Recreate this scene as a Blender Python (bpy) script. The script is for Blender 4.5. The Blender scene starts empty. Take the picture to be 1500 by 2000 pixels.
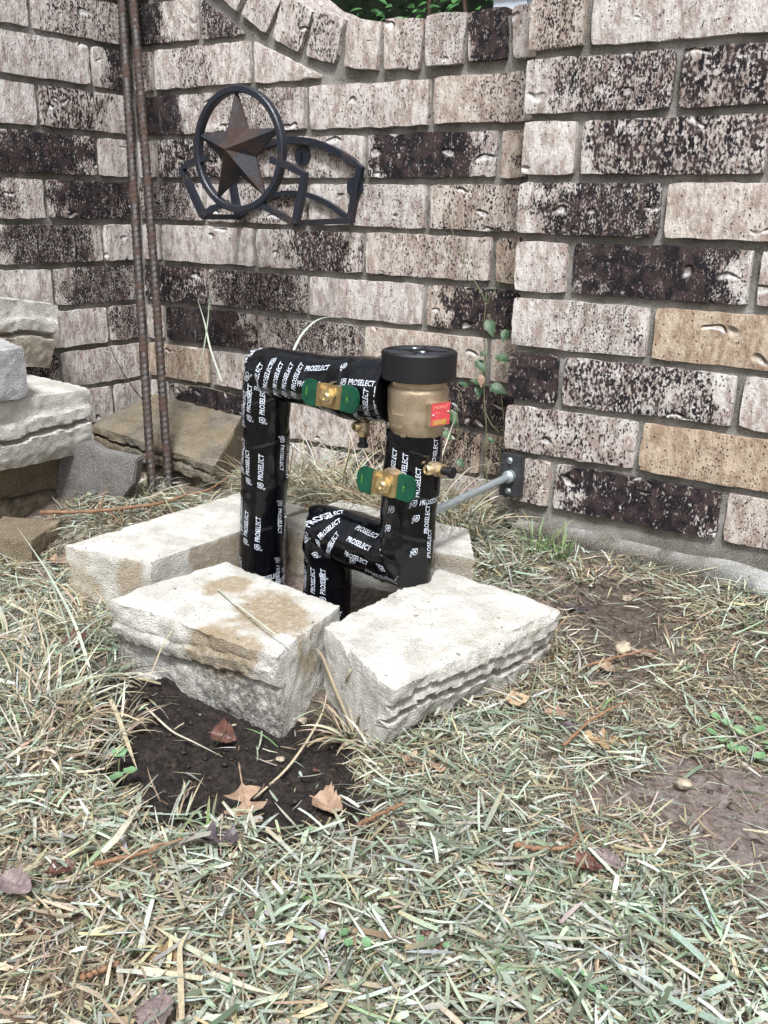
import bpy, bmesh, math, random
import numpy as np
from mathutils import Vector, Matrix
random.seed(7); RNG = np.random.default_rng(11)
SC = bpy.context.scene; COL = SC.collection
PI = math.pi; R = math.radians

# ------------------------------------------------------------------ camera
F_PX, YAW, PITCH, ROLL = 1847.0, -.5902, -.3091, .0216
CAM = np.array([1.5413, -1.386, -.1316])
def cam_axes():
    ca, sa = math.cos(YAW), math.sin(YAW)
    f = np.array([sa*math.cos(PITCH), ca*math.cos(PITCH), math.sin(PITCH)])
    r = np.array([ca, -sa, 0]); u = np.cross(r, f)
    return math.cos(ROLL)*r+math.sin(ROLL)*u, -math.sin(ROLL)*r+math.cos(ROLL)*u, f
CR, CU, CF = cam_axes()
cd = bpy.data.cameras.new('camera'); cam = bpy.data.objects.new('camera', cd); COL.objects.link(cam)
cd.sensor_fit = 'VERTICAL'; cd.sensor_height = 36; cd.lens = F_PX/2000*36; cd.clip_start = .02; cd.clip_end = 200
cam.matrix_world = Matrix([[CR[i], CU[i], -CF[i], CAM[i]] for i in range(3)]+[[0, 0, 0, 1]])
SC.camera = cam
SC.render.resolution_x = 768; SC.render.resolution_y = 1024

# ------------------------------------------------------------------ sky, sun, exposure (overcast)
SUN_EL, SUN_AZ = R(57), R(-58)       # azimuth: 0 = sun over +X, counter-clockwise
SUN_DIR = Vector((math.cos(SUN_EL)*math.cos(SUN_AZ), math.cos(SUN_EL)*math.sin(SUN_AZ), math.sin(SUN_EL)))
w = bpy.data.worlds.new('World'); SC.world = w; w.use_nodes = True
wn = w.node_tree; wn.nodes.clear()
sky = wn.nodes.new('ShaderNodeTexSky'); sky.sky_type = 'NISHITA'; sky.sun_disc = False
sky.sun_elevation = SUN_EL; sky.sun_rotation = math.atan2(SUN_DIR.x, SUN_DIR.y)
sky.air_density = 1.6; sky.dust_density = 4.0; sky.ozone_density = .6
hs = wn.nodes.new('ShaderNodeHueSaturation'); hs.inputs['Saturation'].default_value = .42
bg = wn.nodes.new('ShaderNodeBackground'); bg.inputs['Strength'].default_value = .056
wo = wn.nodes.new('ShaderNodeOutputWorld')
wn.links.new(sky.outputs[0], hs.inputs['Color']); wn.links.new(hs.outputs[0], bg.inputs['Color']); wn.links.new(bg.outputs[0], wo.inputs[0])
sl = bpy.data.lights.new('sun', 'SUN'); sl.energy = 1.5; sl.angle = R(10.5); sl.color = (.955, .98, 1.)
so = bpy.data.objects.new('sun', sl); COL.objects.link(so)
so.rotation_euler = (-SUN_DIR).to_track_quat('-Z', 'Y').to_euler()
SC.view_settings.view_transform = 'Standard'; SC.view_settings.look = 'None'
SC.view_settings.exposure = 1.74; SC.view_settings.gamma = 1
cy = SC.cycles; cy.max_bounces = 4; cy.diffuse_bounces = 2; cy.glossy_bounces = 2; cy.transmission_bounces = 3; cy.use_adaptive_sampling = True; cy.adaptive_threshold = .02

# ------------------------------------------------------------------ helpers
def ray(px, py): return CF+(px-750)/F_PX*CR-(py-1000)/F_PX*CU
def on_z(px, py, z): d = ray(px, py); return CAM+(z-CAM[2])/d[2]*d
def on_y(px, py, y): d = ray(px, py); return CAM+(y-CAM[1])/d[1]*d
def on_x(px, py, x): d = ray(px, py); return CAM+(x-CAM[0])/d[0]*d

def hsh(ix, iy, iz, seed):
    h = (ix.astype(np.int64)*374761393+iy.astype(np.int64)*668265263+iz.astype(np.int64)*2147483647+seed*1274126177) & 0xffffffff
    h = ((h ^ (h >> 13))*1103515245+12345) & 0xffffffff
    h = ((h ^ (h >> 16))*2654435761) & 0xffffffff
    return ((h ^ (h >> 15)) & 0xffffff)/float(0xffffff)
def vnoise(p, scale, seed=0):
    q = np.asarray(p, float)*scale; i = np.floor(q).astype(int); f = q-i; f = f*f*(3-2*f)
    out = 0
    for dx in (0, 1):
        for dy in (0, 1):
            for dz in (0, 1):
                wgt = (f[:, 0] if dx else 1-f[:, 0])*(f[:, 1] if dy else 1-f[:, 1])*(f[:, 2] if dz else 1-f[:, 2])
                out = out+wgt*hsh(i[:, 0]+dx, i[:, 1]+dy, i[:, 2]+dz, seed)
    return out*2-1
def fbm(p, scale, seed=0, o=3):
    a, t = 1., 0
    for k in range(o): t = t+a*vnoise(p, scale, seed+k); a *= .5; scale *= 2.03
    return t
def sstep(a, b, x): t = np.clip((x-a)/(b-a), 0, 1); return t*t*(3-2*t)

def tag(o, label=None, cat=None, group=None, kind=None):
    if label: o['label'] = label
    if cat: o['category'] = cat
    if group: o['group'] = group
    if kind: o['kind'] = kind
    return o
def empty(name, loc=(0, 0, 0), rz=0):
    o = bpy.data.objects.new(name, None); COL.objects.link(o); o.location = loc; o.rotation_euler = (0, 0, rz)
    o.empty_display_size = .02
    return o
def obj(name, verts, faces, mat, parent=None, smooth=False, col=None, loc=None):
    me = bpy.data.meshes.new(name)
    V = np.asarray(verts, float)
    if isinstance(faces, np.ndarray):
        n, k = faces.shape
        me.vertices.add(len(V)); me.vertices.foreach_set('co', V.ravel().astype(np.float32))
        me.loops.add(n*k); me.loops.foreach_set('vertex_index', faces.ravel().astype(np.int32))
        me.polygons.add(n); me.polygons.foreach_set('loop_start', np.arange(0, n*k, k, dtype=np.int32))
        me.update(calc_edges=True); me.validate()
    else:
        me.from_pydata([tuple(v) for v in V], [], faces); me.update()
    if smooth: me.polygons.foreach_set('use_smooth', np.ones(len(me.polygons), bool))
    if col is not None:
        at = me.color_attributes.new('Col', 'FLOAT_COLOR', 'POINT')
        c = np.ones((len(V), 4), np.float32); c[:, :col.shape[1]] = col
        at.data.foreach_set('color', c.ravel())
    me.materials.append(mat)
    o = bpy.data.objects.new(name, me); COL.objects.link(o); o.parent = parent
    if loc is not None: o.location = loc
    return o
class MB:
    """collects simple shapes into one mesh"""
    def __init__(s): s.v = []; s.f = []
    def add(s, V, Fc):
        n = len(s.v); s.v += [tuple(map(float, p)) for p in V]; s.f += [tuple(int(i)+n for i in f) for f in Fc]
    def box(s, c, d, rot=None):
        V = np.array([[x, y, z] for x in (-.5, .5) for y in (-.5, .5) for z in (-.5, .5)])*np.array(d)
        if rot is not None: V = V@np.array(rot).T
        s.add(V+np.array(c), [(0, 1, 3, 2), (4, 6, 7, 5), (0, 4, 5, 1), (2, 3, 7, 6), (0, 2, 6, 4), (1, 5, 7, 3)])
    def tube(s, pts, rad, n=10, cap=True, sq=False):
        pts = np.asarray(pts, float); rad = np.broadcast_to(rad, len(pts)).astype(float)
        T = np.gradient(pts, axis=0); T /= np.linalg.norm(T, axis=1)[:, None]+1e-12
        a = np.array([0, 0, 1.]) if abs(T[0][2]) < .9 else np.array([1., 0, 0])
        nn = np.cross(T[0], a); nn /= np.linalg.norm(nn); rings = []
        off = PI/4 if sq else 0
        for p, t, r in zip(pts, T, rad):
            nn = nn-t*np.dot(nn, t); nn /= np.linalg.norm(nn); b = np.cross(t, nn)
            rings.append([p+r*(math.cos(q)*nn+math.sin(q)*b) for q in np.arange(n)*2*PI/n+off])
        V = np.array(rings).reshape(-1, 3); Fc = []
        for i in range(len(pts)-1):
            for j in range(n): Fc.append((i*n+j, i*n+(j+1) % n, (i+1)*n+(j+1) % n, (i+1)*n+j))
        if cap: Fc += [tuple(range(n))[::-1], tuple((len(pts)-1)*n+j for j in range(n))]
        s.add(V, Fc)
    def lathe(s, prof, c, axis=(0, 0, 1), n=40):
        axis = np.array(axis, float); axis /= np.linalg.norm(axis)
        a = np.array([1., 0, 0]) if abs(axis[0]) < .9 else np.array([0, 1., 0])
        e1 = np.cross(axis, a); e1 /= np.linalg.norm(e1); e2 = np.cross(axis, e1)
        V = [np.array(c)+h*axis+r*(math.cos(q)*e1+math.sin(q)*e2) for r, h in prof for q in np.arange(n)*2*PI/n]
        Fc = []
        for i in range(len(prof)-1):
            for j in range(n): Fc.append((i*n+j, i*n+(j+1) % n, (i+1)*n+(j+1) % n, (i+1)*n+j))
        Fc += [tuple(range(n))[::-1], tuple((len(prof)-1)*n+j for j in range(n))]
        s.add(V, Fc)
    def prism(s, poly, h0, h1, M):
        """poly in local xy, extruded from z=h0 to h1, then placed by 4x4 M"""
        n = len(poly); V = [(x, y, h0) for x, y in poly]+[(x, y, h1) for x, y in poly]
        V = [tuple(M@Vector(v)) for v in V]
        s.add(V, [tuple(range(n))[::-1], tuple(range(n, 2*n))]+[(i, (i+1) % n, n+(i+1) % n, n+i) for i in range(n)])
    def build(s, name, mat, parent=None, smooth=False, angle=None, bevel=0):
        o = obj(name, s.v, s.f, mat, parent)
        bm = bmesh.new(); bm.from_mesh(o.data); bmesh.ops.recalc_face_normals(bm, faces=bm.faces)
        if bevel: bmesh.ops.bevel(bm, geom=[e for e in bm.edges if len(e.link_faces) == 2 and e.calc_face_angle() > .5], offset=bevel, segments=2, affect='EDGES', clamp_overlap=True)
        bm.to_mesh(o.data); bm.free()
        if smooth: o.data.shade_smooth() if angle is None else o.data.polygons.foreach_set('use_smooth', np.ones(len(o.data.polygons), bool))
        if angle is not None:
            try: o.data.set_sharp_from_angle(angle=angle)
            except Exception: pass
        return o

# ------------------------------------------------------------------ materials
class NT:
    def __init__(s, name):
        s.m = bpy.data.materials.new(name); s.m.use_nodes = True; s.t = s.m.node_tree; s.t.nodes.clear()
        s.out = s.t.nodes.new('ShaderNodeOutputMaterial'); s.p = s.t.nodes.new('ShaderNodeBsdfPrincipled')
        s.t.links.new(s.p.outputs[0], s.out.inputs[0])
    def lk(s, v, inp):
        if isinstance(v, bpy.types.NodeSocket): s.t.links.new(v, inp)
        elif isinstance(v, (tuple, list)) and inp.type == 'RGBA': inp.default_value = tuple(v)+((1,) if len(v) == 3 else ())
        else: inp.default_value = v
    def n(s, ty, **kw):
        nd = s.t.nodes.new(ty)
        for k, v in kw.items():
            if k.startswith('_'): setattr(nd, k[1:], v)
        for k, v in kw.items():
            if not k.startswith('_'): s.lk(v, nd.inputs[int(k[1:])] if k[0] == 'i' and k[1:].isdigit() else nd.inputs[k])
        return nd
    def math(s, op, a, b=0., c=0., clamp=False):
        nd = s.n('ShaderNodeMath', _operation=op, _use_clamp=clamp); s.lk(a, nd.inputs[0]); s.lk(b, nd.inputs[1]); s.lk(c, nd.inputs[2]); return nd.outputs[0]
    def mul(s, a, b): return s.math('MULTIPLY', a, b)
    def add(s, a, b): return s.math('ADD', a, b)
    def obj(s): return s.n('ShaderNodeTexCoord').outputs['Object']
    def scale(s, v, sc):
        nd = s.n('ShaderNodeVectorMath', _operation='MULTIPLY'); s.lk(v, nd.inputs[0]); nd.inputs[1].default_value = sc; return nd.outputs[0]
    def vadd(s, a, b):
        nd = s.n('ShaderNodeVectorMath', _operation='ADD'); s.lk(a, nd.inputs[0]); s.lk(b, nd.inputs[1]); return nd.outputs[0]
    def noise(s, v, sc, det=3, ro=.55, dist=0.):
        return s.n('ShaderNodeTexNoise', Vector=v, Scale=sc, Detail=det, Roughness=ro, Distortion=dist).outputs['Fac']
    def voro(s, v, sc, feat='F1', rnd=1.):
        return s.n('ShaderNodeTexVoronoi', _feature=feat, Vector=v, Scale=sc, Randomness=rnd)
    def mr(s, v, a, b, c=0., d=1.):
        nd = s.n('ShaderNodeMapRange', _interpolation_type='SMOOTHSTEP'); s.lk(v, nd.inputs[0])
        for i, q in enumerate((a, b, c, d)): s.lk(q, nd.inputs[i+1])
        return nd.outputs[0]
    def mix(s, f, a, b, mode='MIX'):
        nd = s.n('ShaderNodeMix', _data_type='RGBA', _blend_type=mode); s.lk(f, nd.inputs[0]); s.lk(a, nd.inputs[6]); s.lk(b, nd.inputs[7]); return nd.outputs[2]
    def bump(s, h, dist, st=1., prev=None):
        nd = s.n('ShaderNodeBump', Strength=st, Distance=dist, Height=h)
        if prev is not None: s.lk(prev, nd.inputs['Normal'])
        return nd.outputs[0]
    def done(s, color, rough=.8, normal=None, metal=0., spec=.5, **kw):
        s.lk(color, s.p.inputs['Base Color']); s.lk(rough, s.p.inputs['Roughness']); s.lk(metal, s.p.inputs['Metallic']); s.lk(spec, s.p.inputs['Specular IOR Level'])
        if normal is not None: s.lk(normal, s.p.inputs['Normal'])
        for k, v in kw.items(): s.lk(v, s.p.inputs[k.replace('_', ' ')])
        return s.m

def mat_brick():
    t = NT('brick'); oi = t.n('ShaderNodeObjectInfo'); P = t.obj()
    sep = t.n('ShaderNodeSeparateColor', Color=oi.outputs['Color'])
    dark, warm, pc, pw = sep.outputs[0], sep.outputs[1], sep.outputs[2], oi.outputs['Alpha']
    cmb = t.n('ShaderNodeCombineXYZ', X=t.mul(oi.outputs['Random'], 37.), Y=t.mul(oi.outputs['Random'], 91.), Z=t.mul(oi.outputs['Random'], 13.)).outputs[0]
    Q = t.vadd(P, cmb); Qs = t.scale(Q, (1, 1, .42)); Qm = t.scale(Q, (1, 1, .6))
    streak = t.noise(Qs, 190, 2, .6); spk = t.noise(Qm, t.add(260., t.mul(oi.outputs['Random'], 220.)), 3, .62); big = t.noise(Q, 24, 2, .55); fine = t.noise(Q, 900, 0)
    big2 = t.noise(t.vadd(Q, (3.1, 7.7, 1.9)), 55, 1)
    sl0 = t.noise(t.vadd(Qs, (5.3, 1.1, 8.2)), 120, 3, .6); px = t.n('ShaderNodeSeparateXYZ', Vector=P).outputs[0]
    d = t.math('DIVIDE', t.math('ABSOLUTE', t.math('SUBTRACT', px, t.math('SUBTRACT', pc, .5))), pw)
    d = t.add(d, t.mul(t.math('SUBTRACT', big, .5), 1.9))
    patch = t.mr(d, .45, 1.25, 1., 0.)
    dens = t.mul(dark, t.add(t.mul(patch, .80), .20))
    dens = t.math('SUBTRACT', dens, t.mul(t.mul(t.math('SUBTRACT', sl0, .42), 2.2), t.add(.15, t.mul(dark, .55))))
    thr = t.math('SUBTRACT', .70, t.mul(dens, .40))
    dm = t.mr(spk, t.math('SUBTRACT', thr, .085), t.add(thr, .065))
    smear = t.mul(t.mul(t.mr(t.add(d, t.mul(t.math('SUBTRACT', big2, .5), 2.2)), .1, .85, 1., 0.), t.mr(dark, .55, 1.)), t.mr(oi.outputs['Random'], .1, .9, .15, .95))
    dm = t.math('MAXIMUM', dm, t.mul(smear, t.mr(streak, .62, .40, .35, 1.)))
    # round iron pits
    vo = t.voro(t.scale(Q, (1, 1, .8)), 240); pit = t.mr(vo.outputs['Distance'], .16, .30, 1., 0.)
    gate = t.n('ShaderNodeSeparateColor', Color=vo.outputs['Color']).outputs[0]
    pit = t.mul(pit, t.mr(gate, t.math('SUBTRACT', .93, t.mul(dark, .30)), t.math('SUBTRACT', .95, t.mul(dark, .30))))
    dm = t.math('MAXIMUM', dm, pit)
    # crescent shaped hand marks: a dent white with worn slurry, its lower lip coloured brighter as if lit
    vv = t.vadd(t.scale(Q, (.75, 1, 1.7)), t.scale(t.n('ShaderNodeTexNoise', Vector=Q, Scale=38., Detail=0.).outputs['Color'], (.034, .034, .034)))
    vc = t.voro(vv, 19); g2 = t.n('ShaderNodeSeparateColor', Color=vc.outputs['Color']).outputs[1]
    dent = t.mul(t.mr(vc.outputs['Distance'], .10, .22, 1., 0.), t.mr(g2, .36, .40))
    rel = t.n('ShaderNodeVectorMath', _operation='SUBTRACT'); t.lk(t.scale(vv, (19, 19, 19)), rel.inputs[0]); t.lk(t.scale(vc.outputs['Position'], (19, 19, 19)), rel.inputs[1])
    rz = t.n('ShaderNodeSeparateXYZ', Vector=rel.outputs[0]).outputs[2]
    rim = t.mul(dent, t.mr(rz, .06, -.08, .35, 1.))
    sl = t.noise(Qs, 75, 3, .65)
    base = t.mix(t.mr(sl, .36, .62), (.43, .355, .325), (.73, .69, .665))
    base = t.mix(t.mr(streak, .54, .72, 0., .8), base, (.85, .83, .815))
    wcol = t.mix(t.mr(sl, .35, .65), (.36, .25, .165), (.60, .475, .34))
    base = t.mix(t.mul(warm, .9), base, wcol)
    base = t.mix(t.mul(t.mul(patch, dark), t.mr(big2, .3, .65, .1, .6)), base, (.22, .15, .125)); base = t.mix(t.mul(rim, .85), base, (.88, .865, .85))
    dcol = t.mix(t.mr(big2, .40, .62), (.016, .013, .017), (.055, .037, .038))
    colr = t.mix(t.mul(dm, t.math('SUBTRACT', 1., t.mul(rim, .7))), base, dcol)
    colr = t.mix(t.mul(t.math('SUBTRACT', 1., t.mul(fine, .5)), .28), colr, (0, 0, 0))
    h = t.add(t.mul(streak, .7), t.mul(spk, .5)); h = t.math('SUBTRACT', h, t.mul(dent, 2.6)); h = t.math('SUBTRACT', h, t.mul(pit, .8)); h = t.add(h, t.mul(fine, .18))
    return t.done(colr, .88, t.bump(h, .0030, 1.), spec=.25)

def mat_mortar():
    t = NT('mortar'); P = t.obj(); a = t.noise(P, 420, 3, .7); b = t.noise(P, 18, 4); c = t.noise(P, 1200, 1)
    col = t.mix(t.mr(b, .35, .68), (.14, .13, .11), (.33, .315, .295)); col = t.mix(t.mr(t.noise(P, 55, 4, .7), .55, .72, 0., .7), col, (.075, .065, .05)); col = t.mix(t.mr(a, .58, .72), col, (.09, .08, .07)); col = t.mix(t.mr(c, .58, .68), col, (.46, .45, .43))
    return t.done(col, .95, t.bump(t.add(a, t.mul(c, .4)), .004, .9), spec=.2)

def mat_stone(name, c0, c1, stain=(.27, .185, .085), grime=(.085, .08, .068)):
    t = NT(name); P = t.obj(); sc = t.n('ShaderNodeVertexColor', _layer_name='Col').outputs['Color']; s = t.n('ShaderNodeSeparateColor', Color=sc)
    a = t.noise(P, 340, 4, .7); b = t.noise(P, 26, 4, .6); g = t.noise(P, 800, 2, .6); vo = t.voro(P, 420).outputs['Distance']
    col = t.mix(t.mr(b, .32, .68), c0, c1)
    col = t.mix(t.mr(a, .55, .72, 0., .55), col, tuple(x*.45 for x in c0)); col = t.mix(t.mr(g, .55, .70, 0., .6), col, (.84, .81, .75))
    sm = t.mul(s.outputs[0], t.mr(t.noise(P, 120, 4, .7), .25, .6, .45, 1.)); col = t.mix(t.mul(sm, .85), col, stain)
    gm = t.mul(s.outputs[1], t.mr(t.noise(t.vadd(P, (2, 5, 1)), 160, 4, .7), .34, .62, .25, 1.)); col = t.mix(t.mul(gm, .85), col, grime)
    col = t.mix(t.mul(t.mr(t.noise(P, 95, 2), .70, .74), .8), col, (.12, .1, .08))
    col = t.mix(t.mr(t.noise(P, 520, 2, .6), .60, .70, 0., .75), col, tuple(x*.28 for x in c0)); h = t.add(t.mul(a, .9), t.add(t.mul(g, .5), t.mul(vo, .5)))
    return t.done(col, .95, t.bump(h, .0024, 1.), spec=.2)

def mat_flat(name, col, rough=.5, metal=0., spec=.5, nz=0., nsc=200, var=0., **kw):
    t = NT(name); P = t.obj(); c = col; nrm = None
    if var: c = t.mix(t.mr(t.noise(P, nsc*.4, 3), .3, .7), tuple(x*(1-var) for x in col), tuple(min(1, x*(1+var)) for x in col))
    if nz: nrm = t.bump(t.noise(P, nsc, 3), nz, 1.)
    return t.done(c, rough, nrm, metal, spec, **kw)

def mat_tape():
    t = NT('black_tape'); P = t.obj()
    a = t.noise(t.scale(P, (1, 1, .35)), 38, 2, .45, .6); b = t.noise(P, 160, 2); du = t.noise(P, 420, 4, .7); w2 = t.n('ShaderNodeTexWave', _wave_type='BANDS', _bands_direction='DIAGONAL', Vector=P, Scale=9., Distortion=5., Detail=2.).outputs['Fac']
    col = t.mix(t.mr(du, .60, .78, 0., .5), (.0022, .0025, .0038), (.010, .010, .010))
    return t.done(col, t.mr(b, .3, .7, .12, .24), t.bump(t.add(a, t.mul(w2, .25)), .0024, .7), spec=.42)

def mat_metal_rust(name, base, rust, thr=.55, rough=.55, sc=30):
    t = NT(name); P = t.obj(); a = t.noise(P, sc, 5, .65); b = t.noise(P, sc*9, 3); m = t.mr(t.add(t.mul(a, .85), t.mul(b, .15)), thr-.07, thr+.09)
    col = t.mix(m, base, t.mix(b, rust, tuple(x*.5 for x in rust)))
    return t.done(col, t.mr(m, 0, 1, rough*.8, .9), t.bump(t.add(b, t.mul(a, .5)), .0012, .8), spec=.5)

def mat_bronze():
    t = NT('cast_bronze'); P = t.obj(); a = t.noise(P, 650, 3, .6); b = t.noise(P, 40, 4)
    col = t.mix(t.mr(b, .35, .7), (.42, .33, .225), (.58, .48, .36)); col = t.mix(t.mr(a, .58, .75), col, (.22, .14, .08))
    return t.done(col, .42, t.bump(a, .0009, .9), .85)

def mat_grass(name):
    t = NT(name); c = t.n('ShaderNodeVertexColor', _layer_name='Col').outputs['Color']; P = t.obj()
    a = t.noise(P, 500, 3, .6); col = t.mix(t.mr(a, .3, .7), t.mix(.32, c, (.10, .07, .04)), c)
    m = t.done(col, .62, t.bump(t.noise(P, 1500, 1), .0004, .5), spec=.35)
    tr = t.n('ShaderNodeBsdfTranslucent', Color=col); mx = t.n('ShaderNodeMixShader', Fac=.18)
    t.t.links.new(t.p.outputs[0], mx.inputs[1]); t.t.links.new(tr.outputs[0], mx.inputs[2]); t.t.links.new(mx.outputs[0], t.out.inputs[0])
    return m

def mat_soil():
    t = NT('soil'); P = t.obj(); s = t.n('ShaderNodeSeparateColor', Color=t.n('ShaderNodeVertexColor', _layer_name='Col').outputs['Color'])
    a = t.noise(P, 120, 5, .7); b = t.noise(P, 22, 3); g = t.noise(P, 700, 2, .7)
    dry = t.mix(t.mr(a, .35, .65), (.10, .075, .055), (.24, .195, .165)); wet = t.mix(t.mr(a, .38, .66), (.008, .0058, .005), (.038, .028, .024))
    pale = t.mix(t.mr(a, .35, .65), (.13, .10, .09), (.25, .205, .19))
    col = t.mix(s.outputs[1], dry, pale); col = t.mix(s.outputs[0], col, wet)
    col = t.mix(t.mr(g, .70, .76, 0., .7), col, (.45, .38, .28))
    ro = t.mr(t.mul(s.outputs[0], t.mr(b, .3, .7)), 0., 1., .95, .55)
    h = t.add(a, t.mul(g, .25)); return t.done(col, ro, t.bump(h, .006, 1.), spec=.35)

def mat_leaf(name, c0, c1, rough=.5, spots=0.):
    t = NT(name); P = t.obj(); a = t.noise(P, 70, 4, .6); b = t.noise(P, 500, 2)
    col = t.mix(t.mr(a, .3, .7), c0, c1); col = t.mix(t.mr(b, .6, .75, 0., .5), col, tuple(x*.4 for x in c0))
    if spots: col = t.mix(t.mr(t.voro(P, 60).outputs['Distance'], .16, .2, spots, 0.), col, (.02, .012, .01))
    return t.done(col, rough, t.bump(t.add(a, t.mul(b, .4)), .0015, .8), spec=.4)

M = {}
M['brick'] = mat_brick(); M['mortar'] = mat_mortar()
M['block'] = mat_stone('block_stone', (.43, .412, .37), (.64, .625, .59))
M['block_tan'] = mat_stone('block_tan', (.105, .09, .066), (.195, .168, .128))
M['cinder'] = mat_stone('cinder_grey', (.30, .30, .31), (.46, .46, .475))
M['slab'] = mat_stone('slab_grey', (.115, .11, .105), (.19, .185, .18))
M['footing'] = mat_stone('footing_concrete', (.085, .078, .062), (.155, .145, .12), stain=(.50, .50, .50))
M['tape'] = mat_tape(); 
def mat_print():
    t = NT('white_print'); P = t.obj(); a = t.noise(P, 420, 3, .6); b = t.noise(P, 60, 2)
    return t.done(t.mix(t.mr(t.add(t.mul(a, .7), t.mul(b, .3)), .54, .62, 0., .9), (.62, .67, .76), (.03, .03, .035)), .4)
M['print'] = mat_print()
M['cap'] = mat_flat('cap_plastic', (.004, .0045, .0065), .45, nz=.0006, nsc=900, var=.3); M['cap_recess'] = mat_flat('cap_recess_plastic', (.016, .019, .027), .5, nz=.0006, nsc=900, var=.3)
M['bronze'] = mat_bronze(); M['bronze_worn'] = mat_flat('bronze_worn', (.66, .54, .40), .4, .8); M['brass'] = mat_flat('brass', (.72, .57, .33), .34, .92, var=.12)
M['brass_plate'] = mat_flat('brass_plate', (.46, .35, .18), .38, .9, var=.15); M['green'] = mat_flat('green_vinyl', (.003, .058, .032), .32, nz=.0006, nsc=180, var=.2); M['green_print'] = mat_flat('green_print', (.15, .33, .03), .5)
M['tagred'] = mat_flat('tag_red', (.56, .062, .075), .4, var=.15); M['tagyel'] = mat_flat('tag_yellow', (.42, .27, .05), .4, var=.2); M['tagtxt'] = mat_flat('tag_lettering', (.80, .28, .22), .5)
M['zinc'] = mat_flat('zinc_rod', (.55, .62, .66), .36, .75, nz=.0003, nsc=500, var=.12); M['plate'] = mat_flat('flange_black', (.03, .032, .036), .5, nz=.0005, nsc=400, var=.3)
M['holder'] = mat_metal_rust('blue_black_iron', (.014, .017, .027), (.075, .045, .034), .60, .5, 26)
M['star'] = mat_metal_rust('rusty_star_iron', (.013, .014, .021), (.060, .036, .029), .50, .8, 20)
M['rebar'] = mat_metal_rust('rebar_steel', (.026, .020, .019), (.070, .040, .029), .50, .6, 38)
M['grass'] = mat_grass('grass_blades'); M['soil'] = mat_soil()
M['twig'] = mat_leaf('twig_bark', (.15, .08, .045), (.27, .15, .085), .7); M['twig_dark'] = mat_leaf('twig_dark', (.06, .04, .03), (.14, .09, .07), .8)
M['vine_stem'] = mat_leaf('vine_stem', (.10, .14, .06), (.17, .16, .09), .6); M['vine_leaf'] = mat_leaf('vine_leaf', (.022, .055, .02), (.055, .11, .045), .45)
M['hedge'] = mat_leaf('hedge_leaf', (.03, .10, .03), (.10, .24, .08), .35); M['clover'] = mat_leaf('clover_leaf', (.10, .20, .09), (.19, .31, .17), .6)
M['post'] = mat_flat('post_grey', (.42, .47, .53), .5, var=.1)
M['pebble'] = mat_flat('pebble', (.33, .28, .21), .8, nz=.001, var=.3)

# ------------------------------------------------------------------ ground
PIT = np.array([(.745, -.80), (.665, -.735), (.65, -.63), (.93, -.60), (1.01, -.63), (1.07, -.69), (1.135, -.79), (1.085, -.832), (1.035, -.862), (.955, -.895), (.87, -.885)])
DIRT = np.array([(1.27, -.585), (1.31, -.49), (1.40, -.455), (1.60, -.47), (1.60, -.67), (1.45, -.675), (1.34, -.635)])
DIRT2 = np.array([(1.12, -.34), (1.16, -.42), (1.21, -.40), (1.26, -.28), (1.22, -.18), (1.12, -.17), (1.06, -.22)])
DIRT3 = np.array([(.60, -.80), (.66, -.76), (.76, -.78), (.80, -.84), (.72, -.86), (.63, -.85)])
def poly_sd(x, y, P):
    """signed distance to a polygon, negative inside"""
    d = np.full(x.shape, 1e9); ins = np.zeros(x.shape, bool); n = len(P)
    for i in range(n):
        a, b = P[i], P[(i+1) % n]; e = b-a; wx, wy = x-a[0], y-a[1]
        t = np.clip((wx*e[0]+wy*e[1])/(e@e), 0, 1); d = np.minimum(d, (wx-e[0]*t)**2+(wy-e[1]*t)**2)
        c = (a[1] <= y) != (b[1] <= y)
        xi = a[0]+(y-a[1])/(b[1]-a[1]+1e-12)*e[0]; ins ^= c & (x < xi)
    d = np.sqrt(d); return np.where(ins, -d, d)
def soft(x, y, P, wd=.02, seed=3):
    nz = vnoise(np.stack([x, y, 0*x], 1), 28, seed)*.018
    return 1-sstep(-wd, wd, poly_sd(x, y, P)+nz)
def ground_z(x, y):
    x = np.asarray(x, float); y = np.asarray(y, float); sh = x.shape; x = x.ravel(); y = y.ravel()
    z = -.614-.056*sstep(-.13, -.46, y)*sstep(.30, .62, x)-.066*sstep(-.30, -.62, y)*sstep(.62, .30, x)+.006*sstep(-.75, -.95, y)
    p = np.stack([x, y, 0*x], 1); z = z+fbm(p, 9, 21)*.0045+fbm(p, 45, 25)*.0022
    pit = soft(x, y, PIT); z = z-.022*pit+pit*(np.abs(fbm(p, 45, 31))*.009+fbm(p, 120, 35)*.003)
    hole = sstep(.02, -.02, np.maximum(np.abs(x-.79)-.15, np.abs(y+.415)-.11)); z = z-.03*hole
    return z.reshape(sh)
gx = np.unique(np.concatenate([np.linspace(-8, -.25, 10), np.arange(-.25, 1.85, .0065), np.linspace(1.85, 9, 10)]))
gy = np.unique(np.concatenate([np.linspace(-9, -1.35, 10), np.arange(-1.35, .1, .0065), np.linspace(.1, 6, 10)]))
X, Y = np.meshgrid(gx, gy); xx, yy = X.ravel(), Y.ravel(); zz = ground_z(xx, yy)
idx = np.arange(len(xx)).reshape(X.shape)
fc = np.stack([idx[:-1, :-1], idx[:-1, 1:], idx[1:, 1:], idx[1:, :-1]], -1).reshape(-1, 4)
wet = np.maximum.reduce([soft(xx, yy, PIT, .025), .75*soft(xx, yy, DIRT3, .03, 5), .55*soft(xx, yy, DIRT2, .05, 6), .5*sstep(.35, .1, xx)*sstep(-.6, -.4, yy)])
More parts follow.
